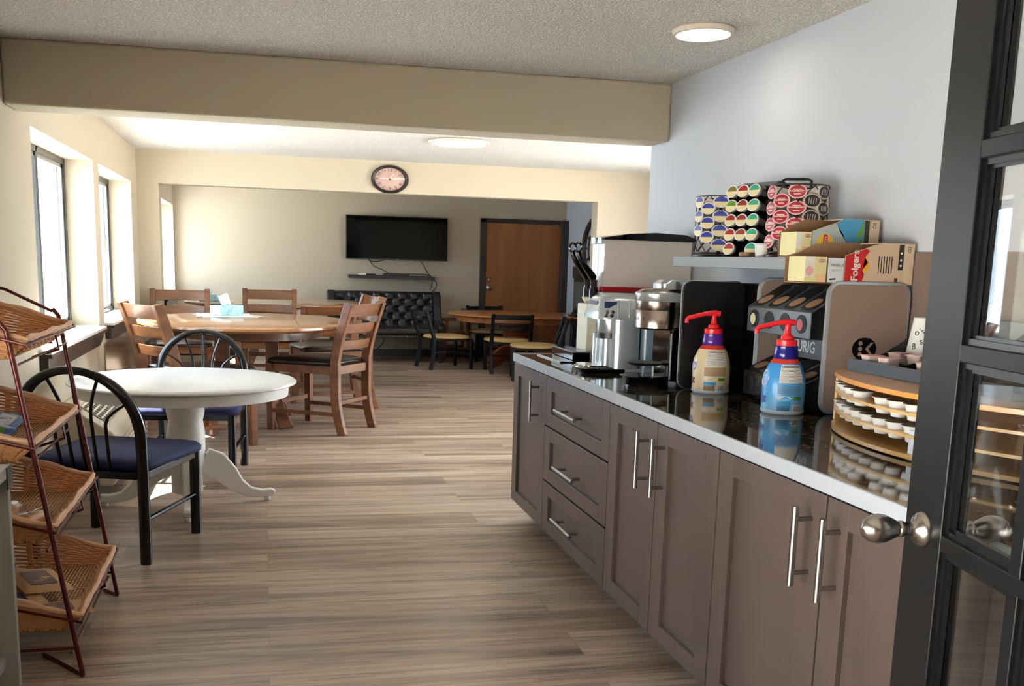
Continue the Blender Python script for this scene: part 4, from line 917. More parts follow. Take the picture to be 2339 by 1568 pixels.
# ------------------------------------------------------------------ pod cabinet with taupe side panels
t = thing('pod_dispenser', 'two-tier coffee pod dispenser with taupe side panels behind the blue creamer bottle', 'pod dispenser', (1.787, 3.36, ZW), 0, scale=(1, 1, 1))
TAU = mat('taupe_panel', '857165', 0.5); DGR = mat('dispenser_gray', '3A3D42', 0.35, 0.2); DBK = mat('dispenser_black', '040405', 0.5, 0, 0.2)
for sy in (-1, 1):
    mb = M().prism(rrect(0.0, 0.285, 0.012, 0.428, 0.035), sy*0.236, sy*0.258, 'xz'); obj('side_panel', mb, TAU, t)
    obj('panel_edge', M().tube([(x, sy*0.247, z) for x, z in rrect(0.0, 0.285, 0.0125, 0.428, 0.035)], 0.0115, 8, closed=True), SILVER, t)
obj('back_plate', M().box(0.08, 0.28, -0.234, 0.234, 0.01, 0.41), DBK, t)
def tier(z0, front, rise, body):
    # slanted chute: flat dark discs and patches paint the shade in holes and slots
    prof = [(-front, z0), (0.079, z0-0.005), (0.079, z0+0.09+rise), (-front, z0+0.09)]
    obj('chute', M().prism(prof, -0.232, 0.232, 'xz'), body, t, bev=0.003)
    obj('chute_side', M().prism([(-front+0.004, z0+0.003), (0.0, z0), (0.0, z0+0.085+rise*0.4), (-front+0.004, z0+0.088)], -0.2345, -0.2325, 'xz'), DBK, t)
    for k in range(4):
        y = -0.174+0.116*k
        win = M().lathe([(0.031, 0), (0.031, -0.0015), (0.0, -0.0015)], 28, c=(-front, y, z0+0.048), axis='x'); win.v = [(x, y+(yy-y)*1.15, z) for x, yy, z in win.v]
        w_ = obj('round_window', win, DBK, t)
        if k in (0, 3) and z0 > 0.2: obj('pod_in_window', M().lathe([(0.020, 0), (0.020, -0.001), (0, -0.001)], 20, c=(-front-0.0016, y+0.008, z0+0.046), axis='x'), mat('pod_red', 'B01E22', 0.4) if k == 0 else mat('pod_cream', 'CFC99E', 0.4), w_)
        a = Vector((-front, 0, z0+0.09)); b = Vector((0.079, 0, z0+0.09+rise)); n_ = Vector((-(b-a).z, 0, (b-a).x)).normalized(); mtx = frame_to((a+n_*0.0008)+Vector((0, y, 0)), (b-a), (0, 1, 0))
        L_ = (b-a).length
        sl = M().prism(rrect(L_*0.06, L_*0.97, -0.044, 0.044, 0.025), -0.0006, 0.0006, 'xy').tf(mtx)
        so = obj('slot', sl, DBK, t, smooth=0)
        pd = M().prism(rrect(L_*0.14, L_*0.50, -0.034, 0.034, 0.028), 0.0007, 0.0014, 'xy').tf(mtx)
        obj('pod_edge', pd, mat('pod_tan', '8C6A4A', 0.5), so, smooth=0)
tier(0.245, 0.052, 0.082, DGR)
tier(0.012, 0.052, 0.062, mat('smoked_chute', '151618', 0.15))
obj('name_plate', M().box(0.0695, 0.0795, -0.22, 0.22, 0.165, 0.235), DGR, t)
text('brand_name', 'KEURIG', 0.056, frame_to((0.0690, 0.035, 0.203), (0, -1, 0), (0, 0, 1)), mat('letter_silver', 'D4D8DC', 0.4), t, 0.0005, bold=0.0008)
lg = M().lathe([(0.037, 0), (0.037, -0.001), (0, -0.001)], 36, c=(0.135, -0.2585, 0.22), axis='y'); lg.v = [(0.135+(x-0.135)*1.2, y, z) for x, y, z in lg.v]
o = obj('round_logo', lg, DBK, t)
for z in (-0.018, 0.0, 0.018): obj('logo_dot', M().lathe([(0.0075, 0), (0.0075, -0.0006), (0, -0.0006)], 16, c=(0.120, -0.2597, 0.22+z), axis='y'), TAU, o)
obj('logo_stroke', M().prism([(0.138, 0.220), (0.158, 0.241), (0.168, 0.241), (0.150, 0.220), (0.168, 0.199), (0.158, 0.199)], -0.2603, -0.2596, 'xz'), TAU, o)
# ------------------------------------------------------------------ pump creamer bottles
PR = [(0.0, 0.0), (0.064, 0.0), (0.069, 0.006), (0.0695, 0.012), (0.0705, 0.06), (0.0705, 0.10), (0.066, 0.13), (0.054, 0.16), (0.040, 0.178), (0.037, 0.182)]
def prad(z):
    for (r0, z0), (r1, z1) in zip(PR[1:], PR[2:]):
        if z0 <= z <= z1: return r0+(r1-r0)*(z-z0)/(z1-z0+1e-9)
    return 0.037
def patch(mb, a0, a1, z0, z1, off=0.0006, n=10, m_=8, mi=0):
    vs = []; fs = []
    for j in range(m_+1):
        z = z0+(z1-z0)*j/m_
        for i in range(n+1):
            a = radians(a0+(a1-a0)*i/n); r = prad(z)+off; vs.append((r*cos(a), r*sin(a), z))
    for j in range(m_):
        for i in range(n): k = j*(n+1)+i; fs.append((k, k+1, k+n+2, k+n+1))
    return mb.add(vs, fs, mi)
def creamer(label, loc, rot, body, collar, group, side, accent):
    t = thing('creamer_bottle', label, 'bottle', loc, rot, group, scale=(1, 1, 1))
    obj('bottle_body', M().lathe(PR[1:], 48), body, t)
    sh = M(); patch(sh, 0, 360, 0.167, 0.1815, 0.0009, 48, 4); obj('red_shoulder_band', sh, mat('creamer_red', 'C8301E', 0.3), t)
    obj('base_band', M().lathe([(0.066, 0.0015), (0.0705, 0.006), (0.0712, 0.013), (0.0705, 0.014)], 48, cap=False), mat('pale_base', 'D8E0E4', 0.3), t)
    obj('collar', M().lathe([(0.037, 0.178), (0.0395, 0.184), (0.0405, 0.20), (0.0375, 0.21), (0.038, 0.222), (0.033, 0.224)], 32), collar, t)
    RD = mat('pump_red', 'D8202A', 0.3)
    pump = M().lathe([(0.034, 0.223), (0.0345, 0.226), (0.0345, 0.241), (0.030, 0.243), (0.022, 0.245), (0.020, 0.256), (0.012, 0.262), (0.0095, 0.275), (0.010, 0.292), (0.012, 0.296)], 32)
    obj('pump_cap', pump, RD, t)
    sp = [(0.022, 0, 0.298), (0.0, 0, 0.301), (-0.03, 0, 0.298), (-0.075, 0, 0.287), (-0.098, 0, 0.281), (-0.104, 0, 0.274), (-0.104, 0, 0.262)]
    obj('pump_spout', M().tube(sp, [0.010, 0.011, 0.0085, 0.008, 0.008, 0.008, 0.0075], 12), RD, t)
    # nutrition label toward the camera (-y is 270 degrees)
    lb = patch(M(), 238, 308, 0.106, 0.164); o = obj('nutrition_label', lb, mat('label_white', 'E8E4DC', 0.5), t)
    pr = M(); 
    for k in range(14):
        z = 0.109+0.0038*k; w_ = [64, 56, 67, 60, 48][k % 5]; patch(pr, 240, 240+w_, z, z+(0.0018 if k in (9, 12, 13) else 0.0009), 0.0011, 10, 1)
    obj('label_print', pr, mat('print_black', '2A2522', 0.6), o)['kind'] = 'stuff'
    lo = patch(M(), 234, 308, 0.068, 0.102); o2 = obj('ingredients_label', lo, side, t); pr = M()
    for k in range(7): patch(pr, 236, 292+5*(k % 3), 0.071+0.0042*k, 0.0721+0.0042*k, 0.0011, 10, 1)
    obj('label_print', pr, mat('print_brownish', '6C5B50', 0.6), o2)['kind'] = 'stuff'
    obj('green_mark', patch(M(), 280, 304, 0.050, 0.062), mat('mark_green', '4E8A1E', 0.4), t)
    ov = M(); vs = []; 
    ring = [(radians(254+19*cos(2*pi*i/24)), 0.0565+0.007*sin(2*pi*i/24)) for i in range(24)]
    ov.add([((prad(z)+0.0008)*cos(a), (prad(z)+0.0008)*sin(a), z) for a, z in ring], [tuple(range(24))]); obj('white_oval_mark', ov, mat('label_white', 'E8E4DC', 0.5), t)
    obj('blue_mark', patch(M(), 235, 272, 0.034, 0.046), mat('mark_blue', '2F8FC0', 0.4), t)
    fb = patch(M(), 235, 270, 0.014, 0.033); o3 = obj('fine_print_block', fb, side, t); pr = M()
    for k in range(6): patch(pr, 236, 269, 0.0155+0.003*k, 0.0166+0.003*k, 0.0011, 8, 1)
    obj('label_print', pr, mat('print_black', '2A2522', 0.6), o3)['kind'] = 'stuff'
    bc = patch(M(), 277, 302, 0.014, 0.035); o4 = obj('barcode', bc, mat('label_white', 'E8E4DC', 0.5), t); pr = M()
    for k in range(7): patch(pr, 279, 300, 0.0155+0.0026*k, 0.0168+0.0026*k, 0.0011, 6, 1)
    obj('barcode_bars', pr, mat('print_black', '2A2522', 0.6), o4)['kind'] = 'stuff'
    # front artwork toward -x: white swirl, coloured splash
    fr = M(); ring = [(radians(184+22*cos(2*pi*i/24)), 0.118+0.026*sin(2*pi*i/24)) for i in range(24)]
    fr.add([((prad(z)+0.0008)*cos(a), (prad(z)+0.0008)*sin(a), z) for a, z in ring], [tuple(range(24))]); obj('front_swirl', fr, mat('label_white', 'E8E4DC', 0.5), t)
    fr = M(); ring = [(radians(192+12*cos(2*pi*i/16)), 0.106+0.016*sin(2*pi*i/16)+0.004*cos(4*pi*i/16)) for i in range(16)]
    fr.add([((prad(z)+0.0013)*cos(a), (prad(z)+0.0013)*sin(a), z) for a, z in ring], [tuple(range(16))]); obj('front_splash', fr, collar, t)
    fr = M(); ring = [(radians(186+20*cos(2*pi*i/10)*(1 if i % 2 else 0.55)), 0.048+0.020*sin(2*pi*i/10)*(1 if i % 2 else 0.55)) for i in range(10)]
    fr.add([((prad(z)+0.0011)*cos(a), (prad(z)+0.0011)*sin(a), z) for a, z in ring], [tuple(range(10))]); obj('front_fruit_art', fr, accent, t)
    return t
def grad_blue():
    s = N('creamer_blue'); tc = s.n('ShaderNodeTexCoord'); sx = s.n('ShaderNodeSeparateXYZ'); s.l(tc.outputs['Object'], sx.inputs[0])
    m_ = s.n('ShaderNodeMapRange'); m_.inputs[1].default_value = 0.0; m_.inputs[2].default_value = 0.16; s.l(sx.outputs[2], m_.inputs[0])
    s.l(s.ramp(m_.outputs[0], [(0.0, rgb('8FC0DE')), (0.35, rgb('5CA6DA')), (1.0, rgb('2F86CC'))]), s.b.inputs['Base Color']); s.b.inputs['Roughness'].default_value = 0.25; return s.m
G3 = 'pump creamer bottles on the worktop'
creamer('cream-coloured pump creamer bottle with purple collar, beside the black brewer', (1.655, 3.705, ZW), radians(-10), mat('creamer_cream', 'DCC9A4', 0.3), mat('collar_purple', '4B1A84', 0.25), G3, mat('label_tan', 'B49468', 0.5), mat('art_red', '8A3434', 0.4))
creamer('blue pump creamer bottle with navy collar, nearest the worktop edge', (1.676, 3.165, ZW), radians(-8), grad_blue(), mat('collar_navy', '14197A', 0.2), G3, mat('label_blue', '4E94C8', 0.4), mat('art_navy', '1D3F9A', 0.4))
# ------------------------------------------------------------------ wall shelf with pods
t = thing('wall_shelf', 'gray floating shelf above the brewers, carrying the pod holders', 'shelf', (0, 0, 0), 0, scale=(1, 1, 1))
obj('board', M().box(1.78, XR-0.001, 3.295, 4.47, 1.379, 1.424), mat('gray_laminate', '74787C', 0.45), t, bev=0.002)
obj('end_cap', M().box(1.782, XR-0.001, 3.288, 3.2945, 1.380, 1.423), mat('dark_end', '26282A', 0.5), t)
ZS = 1.424
POD_CUP = mat('pod_cup', 'D9D2C8', 0.4)
LW = mat('lid_white', 'EEE9E0', 0.4); LBL = mat('lid_blue', '34429A', 0.35); LRD = mat('lid_red', 'A01C26', 0.35); LCR = mat('lid_cream', 'E8DBA6', 0.4); LDK = mat('lid_dark', '2A211E', 0.35); LTE = mat('lid_teal', '2F9E80', 0.35); LMR = mat('lid_maroon', '8E2A22', 0.35); LGR = mat('lid_green', '5A8E24', 0.35); LOL = mat('lid_olive', '6E6C2C', 0.35)
R = 0.0255
PS = 1.36
def half_disc(r, y, lower=False, n=20, tilt=0.0):
    a0 = pi if lower else 0
    return M().prism([(r*cos(a0+pi*i/n), r*sin(a0+pi*i/n)) for i in range(n+1)], y-0.0004, y, 'xz')
def pod(kind, label, group):
    """pod standing with its lid facing local -y"""
    t = thing('coffee_pod', label, 'coffee pod', (0, 0, 0), 0, group, scale=(PS, PS, 1))
    obj('cup', M().lathe([(R*0.70, 0.040), (R*0.72, 0.037), (R*0.92, 0.002), (R, 0.0), (R, -0.002)], 24, axis='y'), POD_CUP, t)
    rimc, top, bot = {'blue': (LW, LBL, LCR), 'red': (mat('lid_pink_rim', 'E6B8C0', 0.4), LRD, LRD), 'dark': (mat('lid_tan_rim', 'C9BBA8', 0.4), LDK, LDK), 'teal': (LW, LTE, LCR), 'maroon': (LW, LMR, LCR), 'scarlet': (LW, LRD, LCR), 'green': (LW, LGR, LCR), 'olive': (LW, LOL, LCR)}[kind]
    l = obj('lid', M().lathe([(R*0.99, -0.0022), (R*0.99, -0.0032), (0, -0.0032)], 28, axis='y'), rimc, t)
    if kind in ('red', 'dark'):
        obj('lid_art', M().lathe([(R*0.84, -0.0034), (R*0.84, -0.0038), (0, -0.0038)], 28, axis='y'), top, l)
        if kind == 'red':
            text('flavour_name', 'RASPBERRY', 0.0082, frame_to((0, -0.0039, 0.001), (1, 0, 0), (0, 0, 1)), LW, l, 0.0001, bold=0.0002)
            obj('lid_bands', M().prism([(-0.012, 0.006), (0.012, 0.006), (0.011, 0.009), (-0.011, 0.009)], -0.0041, -0.0038).prism([(-0.008, -0.011), (0.008, -0.011), (0.010, -0.008), (-0.010, -0.008)], -0.0041, -0.0038), LW, l)
        else:
            mb = M()
            for k in range(4): mb.bar([(-0.011+0.007*k, -0.0039, -0.010), (-0.009+0.007*k, -0.0039, 0.010)], 0.0004, 0.0017, up=(1, 0, 0))
            obj('lid_bands', mb, POD_CUP, l)
    else:
        obj('lid_picture', half_disc(R*0.82, -0.0034), top, l); obj('lid_name_field', half_disc(R*0.82, -0.0034, True), bot, l)
        obj('name_line', M().box(-0.011, 0.011, -0.0037, -0.0034, -0.008, -0.007).box(-0.008, 0.008, -0.0037, -0.0034, -0.012, -0.0112), mat('print_brownish', '6C5B50', 0.6), l)
    return t
PROTO = {}
def place_pod(kind, loc, rotz, pitch, label, group, roll=0.0):
    if kind not in PROTO: o = pod(kind, label, group); PROTO[kind] = o
    else: o = dup(PROTO[kind], (0, 0, 0), 0, label, group)
    o.rotation_mode = 'XYZ'
    mt = Matrix.Translation(loc) @ Matrix.Rotation(rotz, 4, 'Z') @ Matrix.Rotation(pitch, 4, 'X') @ Matrix.Rotation(roll, 4, 'Y')
    o.location = mt.to_translation(); o.rotation_euler = mt.to_euler()
    return o
WIRE = mat('dark_bronze_wire', '2E1D18', 0.35, 0.3)
def carousel(label, cx, cy, rad, h, cols, group):
    t = thing('pod_carousel', label, 'pod holder', (cx, cy, ZS), 0, scale=(1, 1, 1))
    obj('base_plate', M().lathe([(rad*1.12, 0.0), (rad*1.12, 0.008), (rad*1.0, 0.012), (0, 0.012)], 48), WIRE, t)
    for z in (0.018, h): obj('ring', M().tube([(rad*cos(2*pi*i/48), rad*sin(2*pi*i/48), z) for i in range(48)], 0.003, 6, closed=True), WIRE, t)
    obj('centre_post', M().tube([(0, 0, 0.012), (0, 0, h)], 0.008, 10), WIRE, t)
    ph = math.atan2(-cy, -cx)
    for sgn_ in (1, -1):
        for k in range(12):
            pts = []
            for i in range(17):
                f = i/16; a = ph+k*pi/6+sgn_*(h-0.018)/0.0303*f*radians(15)*1.0; pts.append((rad*cos(a), rad*sin(a), 0.018+(h-0.018)*f))
            obj('lattice_wire', M().tube(pts, 0.0022, 5), WIRE, t)
    for ang, kind, zs, cname in cols:
        a = ph+radians(ang)
        for k, z in enumerate(zs):
            nm = ['top', 'second', 'third', 'fourth'][k]
            place_pod(kind, (cx+rad*0.98*cos(a), cy+rad*0.98*sin(a), z), a+pi/2, radians(-4), '%s %s pod from the top, %s of the %s' % (nm, {'blue': 'blue-and-cream', 'red': 'red raspberry', 'dark': 'dark-lidded'}[kind], cname, 'left wire carousel' if cy > 4 else 'right wire carousel'), group)
A_ = [1.655, 1.595, 1.535, 1.475]; B_ = [1.627, 1.567, 1.507]
carousel('left bronze wire carousel full of blue-lidded pods on the gray shelf', 1.935, 4.335, 0.104, 0.255,
    [(-60, 'blue', A_[:3], 'leftmost column'), (-30, 'blue', B_, 'left column'), (0, 'blue', A_, 'front column'), (32, 'blue', B_, 'rightmost column')], 'blue-lidded coffee pods in the left carousel')
A2 = [1.660, 1.602, 1.543, 1.482]; B2 = [1.628, 1.570, 1.510]
carousel('right bronze wire carousel with red and dark-lidded pods on the gray shelf', 1.945, 3.665, 0.108, 0.262,
    [(-62, 'red', A2, 'leftmost column'), (-33, 'red', B2, 'left column'), (-3, 'red', A2, 'front column'), (26, 'dark', B2[:2], 'column right of centre'), (54, 'dark', A2[:2], 'right column'), (84, 'dark', B2[:1], 'far right column')], 'coffee pods in the right carousel')
t = thing('pod_rack', 'black upright pod rack with three columns between the two wire carousels', 'pod holder', (1.93, 3.985, ZS), radians(14), scale=(1, 1, 1))
obj('tower', M().prism([(-0.02, 0.0), (0.07, 0.0), (0.07, 0.285), (0.03, 0.30), (-0.02, 0.28)], -0.115, 0.115, 'xz'), BLK, t, bev=0.006)
for r in range(5):
    for c in range(3):
        mb = M().lathe([(0.0275, 0.0), (0.0275, 0.045), (0.0262, 0.045), (0.0262, 0.0)], 24, axis='y', cap=False); mb.v = [(x*1.3, y, z) for x, y, z in mb.v]; mb.tf(Matrix.Translation((-0.060, 0.068*(1-c), 0.255-0.0565*r)) @ Matrix.Rotation(radians(-90), 4, 'Z') @ Matrix.Rotation(radians(-14), 4, 'X'))
        obj('pod_sleeve', mb, BLKG, t)
kinds = [['olive', 'scarlet', 'teal'], ['green', 'maroon', 'teal'], ['scarlet', 'maroon', 'teal'], ['scarlet', 'maroon', 'teal'], ['scarlet', None, 'teal']]
Tm = Matrix.Translation((1.93, 3.985, ZS)) @ Matrix.Rotation(radians(14), 4, 'Z')
for r in range(5):
    for c in range(3):
        if kinds[r][c] is None: continue
        loc = Tm @ Vector((-0.068, 0.068*(1-c), 0.258-0.0565*r))
        place_pod(kinds[r][c], loc, radians(14-90), radians(-14), '%s-lidded pod in the black rack, %s row, %s column' % (kinds[r][c], ['top', 'second', 'third', 'fourth', 'bottom'][r], ['left', 'middle', 'right'][c]), 'coffee pods in the black rack')
t = thing('lidded_jar', 'white rounded canister with black handle behind the black pod rack', 'canister', (2.02, 3.84, ZS), 0, scale=(1, 1, 1))
obj('jar_body', M().lathe([(0.055, 0.0), (0.068, 0.02), (0.070, 0.22), (0.060, 0.262), (0.03, 0.272), (0, 0.273)], 32), WHITE, t)
obj('handle', M().tube([(-0.045, 0.02, 0.262), (-0.045, 0.02, 0.295), (-0.035, 0.01, 0.302), (0.035, -0.03, 0.302), (0.045, -0.04, 0.295), (0.045, -0.04, 0.262)], 0.006, 8), BLK, t)
t = thing('loose_pod', 'white unlidded pod standing upside down on the shelf before the right carousel', 'coffee pod', (1.83, 3.70, ZS), 0, scale=(1, 1, 1))
obj('cup', M().lathe([(0.025, 0.0), (0.030, 0.044), (0.033, 0.046), (0.033, 0.049), (0.0, 0.049)], 28), WHITE, t)
tag(obj('flat_pod', M().lathe([(0.028, 0.0), (0.030, 0.003), (0.030, 0.016), (0.024, 0.018), (0, 0.018)], 28), mat('pod_tan', '8C6A4A', 0.5)), 'flat tan pod lying on the shelf left of the white pod', 'coffee pod', loc=(1.83, 3.83, ZS))
# ------------------------------------------------------------------ cartons
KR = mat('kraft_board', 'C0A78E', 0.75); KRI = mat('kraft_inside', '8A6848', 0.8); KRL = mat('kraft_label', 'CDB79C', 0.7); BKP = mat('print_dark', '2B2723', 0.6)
def carton(label, y0, y1, x0, x1, z0, z1, side, back, parts_):
    t = thing('torn_carton', label, 'carton', (0, 0, 0), 0, 'torn kraft pod cartons', scale=(1, 1, 1))
    w_ = 0.003
    obj('front_side', M().prism(side, y0, y0+w_, 'xz'), KR, t, smooth=0)
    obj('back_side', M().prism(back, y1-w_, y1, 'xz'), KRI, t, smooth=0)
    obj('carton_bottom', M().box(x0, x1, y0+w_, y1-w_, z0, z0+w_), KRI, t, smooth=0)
    obj('end_wall', M().box(x1-w_, x1, y0+w_, y1-w_, z0+w_, z1), KR, t, smooth=0)
    xs = [p[0] for p in side if p[1] > z1-0.004]; obj('top_flap', M().box(min(xs), x1, y0+w_, y1-w_, z1-w_, z1), KR, t, smooth=0)
    for nm, poly, m_, d in parts_: obj(nm, M().prism(poly, y0-0.0006-d, y0-0.0001, 'xz'), m_, t, smooth=0)
    return t
YL = 3.115; zb = 1.3395; zt = 1.474
RED_ = mat('folgers_red', 'B3131B', 0.45)
t = carton('lower torn kraft carton with red printed end on top of the pod dispenser', YL, YL+0.13, 1.69, 2.085, zb, zt,
    [(1.835, zb), (2.085, zb), (2.085, zt), (1.96, zt), (1.915, 1.458), (1.88, 1.446), (1.835, 1.430)],
    [(1.69, zb), (2.085, zb), (2.085, zt), (1.85, zt), (1.79, 1.464), (1.74, 1.440), (1.69, 1.425)],
    [('red_print', [(1.836, zb+0.001), (1.898, zb+0.001), (1.906, 1.37), (1.898, 1.385), (1.918, 1.41), (1.905, 1.425), (1.921, 1.448), (1.906, 1.4535), (1.88, 1.444), (1.836, 1.429)], RED_, 0.0),
     ('yellow_print', [(1.898, 1.372), (1.914, 1.382), (1.925, 1.398), (1.913, 1.408), (1.918, 1.43), (1.905, 1.425), (1.900, 1.395)], mat('orange_print', 'E0A02C', 0.5), 0.0),
     ('dark_strip', [(2.028, 1.388), (2.046, 1.388), (2.046, zt-0.004), (2.028, zt-0.004)], BKP, 0.0),
     ('label_end', [(2.049, zb+0.002), (2.083, zb+0.002), (2.083, zt-0.002), (2.049, zt-0.002)], KRL, 0.0),
     ('small_black_mark', [(2.018, 1.345), (2.030, 1.345), (2.030, 1.362), (2.018, 1.362)], BKP, 0.0)])
text('brand_name', 'Folgers', 0.034, frame_to((1.872, YL-0.0010, 1.399), (0, 0, 1), (-1, 0, 0)), LW, t, 0.0003, bold=0.0006)
for k in range(6): obj('text_line', M().box(1.955+0.0095*k, 1.958+0.0095*k, YL-0.0008, YL-0.0002, 1.375+0.003*(k % 2), 1.432), BKP, t, smooth=0)
for k, z in enumerate((1.402, 1.420, 1.442)): obj('white_symbol', M().lathe([(0.004, 0), (0.004, -0.0004), (0, -0.0004)], 12, c=(2.037, YL-0.0007, z), axis='y'), LW, t)
text('side_mark', 'O2', 0.016, frame_to((2.066, YL-0.0009, 1.455), (0, 0, 1), (-1, 0, 0)), BKP, t, 0.0003)
YEL = mat('tea_box_yellow', 'E2D89A', 0.5, vary=0.1)
def small_box(label, x0, x1, y0, y1, z0, z1, m_, parts_, texts=()):
    t = thing('tea_box', label, 'box', (0, 0, 0), 0, scale=(1, 1, 1)); obj('carton', M().box(x0, x1, y0, y1, z0, z1), m_, t, bev=0.001)
    for q_, (nm, poly, mm) in enumerate(parts_): obj(nm, M().prism(poly, y0-0.0004-0.0002*q_, y0-0.0001, 'xz'), mm, t, smooth=0)
    for body, sz, x, z, mm in texts: text('name', body, sz, frame_to((x, y0-0.0014, z), (1, 0, 0), (0, 0, 1)), mm, t, 0.0002)
    return t
def oval(cx, cz, rx, rz, n=24): return [(cx+rx*cos(2*pi*i/n), cz+rz*sin(2*pi*i/n)) for i in range(n)]
PINKM = mat('art_pink', 'D9A8A0', 0.5); ORA = mat('art_peach', 'E6B98A', 0.5)
small_box('small yellow tea box in the mouth of the lower torn carton', 1.693, 1.770, YL, YL+0.11, zb+0.004, 1.425, YEL,
    [('white_side_art', [(1.694, 1.36), (1.725, 1.36), (1.728, 1.424), (1.694, 1.424)], LW), ('cup_art', oval(1.710, 1.378, 0.014, 0.016), PINKM), ('peach_field', [(1.735, 1.345), (1.769, 1.345), (1.769, 1.365), (1.735, 1.37)], ORA), ('red_oval', oval(1.752, 1.411, 0.013, 0.0055), mat('oval_mauve', 'B0707C', 0.5))], [('LIPTON', 0.0065, 1.752, 1.411, LW)])
small_box('white vanilla box beside the yellow one in the lower torn carton', 1.778, 1.833, YL, YL+0.11, zb+0.004, 1.421, mat('vanilla_box_white', 'D9DCDD', 0.5),
    [('lower_mark', [(1.782, 1.350), (1.805, 1.352), (1.805, 1.357), (1.782, 1.355)], BKP)], [('VANILLA', 0.0125, 1.806, 1.398, mat('print_slate', '5C6670', 0.6)), ('BISCOTTI', 0.0085, 1.806, 1.382, mat('print_sage', '9AA08A', 0.6))])
YU = 3.325; zb = 1.4245; zt = 1.556
TBL = mat('tea_blue', '3F8DB4', 0.5); TGY = mat('tea_gray', 'A7B0AC', 0.5)
t = carton('upper torn carton with blue tea print standing at the shelf end', YU, YU+0.14, 1.775, 2.08, zb, zt,
    [(1.825, zb), (2.08, zb), (2.08, zt), (1.94, zt), (1.915, 1.543), (1.87, 1.528), (1.825, 1.512)],
    [(1.775, zb), (2.08, zb), (2.08, zt), (1.87, zt), (1.82, 1.535), (1.775, 1.508)],
    [('gray_print', [(1.826, zb+0.001), (1.95, zb+0.001), (1.945, 1.50), (1.912, 1.541), (1.87, 1.526), (1.826, 1.511)], TGY, 0.0),
     ('blue_print', [(1.95, zb+0.001), (2.020, zb+0.001), (2.020, zt-0.001), (1.94, zt-0.001), (1.915, 1.541), (1.93, 1.51), (1.955, 1.48)], TBL, 0.0),
     ('sun_glow', oval(1.875, 1.472, 0.033, 0.032), mat('sun_yellow', 'DDB93C', 0.5), 0.0002),
     ('leaf_print', [(1.990, 1.50), (2.004, 1.52), (2.016, 1.553), (2.018, 1.52), (2.010, 1.49)], LGR, 0.0002), ('leaf_print', [(1.996, 1.45), (2.010, 1.465), (2.018, 1.49), (2.002, 1.485)], LGR, 0.0002),
     ('red_badge', [(1.868, 1.445), (1.874, 1.440), (1.884, 1.445), (1.884, 1.499), (1.874, 1.503), (1.868, 1.499)], RED_, 0.0004),
     ('dark_strip', [(2.022, zb+0.03), (2.040, zb+0.03), (2.040, zt-0.003), (2.022, zt-0.003)], BKP, 0.0),
     ('label_end', [(2.043, zb+0.002), (2.078, zb+0.002), (2.078, zt-0.002), (2.043, zt-0.002)], KRL, 0.0)])
text('brand_name', 'LIPTON', 0.0135, frame_to((1.8762, YU-0.0013, 1.472), (0, 0, 1), (-1, 0, 0)), LW, t, 0.0002)
text('side_mark', 'O2', 0.016, frame_to((2.060, YU-0.0009, 1.537), (0, 0, 1), (-1, 0, 0)), BKP, t, 0.0003)
for k in range(4): obj('text_line', M().box(1.912+0.009*k, 1.9135+0.009*k, YU-0.0008, YU-0.0002, 1.455, 1.495), mat('print_slate', '5C6670', 0.6), t, smooth=0)
small_box('small yellow tea box in the mouth of the upper torn carton', 1.765, 1.822, YU-0.004, YU+0.11, zb+0.004, 1.508, YEL,
    [('white_side_art', [(1.766, 1.45), (1.786, 1.45), (1.789, 1.507), (1.766, 1.507)], LW), ('peach_field', [(1.79, 1.433), (1.821, 1.433), (1.821, 1.455), (1.79, 1.46)], ORA), ('red_oval', oval(1.808, 1.495, 0.012, 0.0055), mat('oval_mauve', 'B0707C', 0.5))], [('LIPTON', 0.006, 1.808, 1.495, LW)])
# ------------------------------------------------------------------ bamboo organiser with creamer tubs
BAM = wood('bamboo', 'B98A4A', 'DDB878', 0.35, (6, 2, 10), 0.3); BAMT = wood('bamboo_top', 'B87836', 'D29448', 0.28, (6, 2, 6), 0.4)
OX, OY, HL = 1.90, 2.44, 0.49
def moon(inset=0.0, n=28):
    pts = [(OX, OY+HL-inset)]
    for i in range(n+1):
        v = 1-2*i/n; pts.append((1.735-(0.155-inset)*(1-v*v)**0.8 if abs(v) < 1 else 1.735, OY+(HL-inset)*v))
    pts.append((OX, OY-HL+inset)); return pts
t = thing('bamboo_organizer', 'half-moon bamboo organizer with two shelves of creamer tubs next to the black door', 'organizer', (0, 0, 0), 0, scale=(1, 1, 1))
obj('top', M().prism(moon(), 1.068, 1.082, 'xy'), BAMT, t, bev=0.0015)
obj('base', M().prism(moon(), 0.913, 0.925, 'xy'), BAM, t, bev=0.0015)
for z in (0.966, 1.022): obj('tub_shelf', M().prism(moon(0.008), z, z+0.008, 'xy'), BAM, t)
for sy in (1, -1): obj('side_post', M().box(1.728, OX, OY+sy*(HL-0.006)-0.006, OY+sy*(HL-0.006)+0.006, 0.925, 1.068), BAM, t)
obj('back_panel', M().box(OX-0.008, OX, OY-HL+0.012, OY+HL-0.012, 0.925, 1.068), BAM, t)
TUB = mat('tub_white', 'EDEBE6', 0.35); FOIL = mat('foil_lid', '6C6A64', 0.3, 0.3)
def tub(label, loc, group, first=[]):
    if not first:
        t = thing('creamer_tub', label, 'creamer tub', loc, 0, group, scale=(1, 1, 1))
        obj('tub', M().lathe([(0.017, -0.020), (0.0195, -0.019), (0.029, 0.020), (0.0345, 0.0215), (0.0345, 0.023)], 24), TUB, t)
        obj('foil_lid', M().lathe([(0.0343, 0.0232), (0.034, 0.0242), (0, 0.0242)], 24), FOIL, t); first.append(t); return t
    return dup(first[0], loc, 0, label, group)
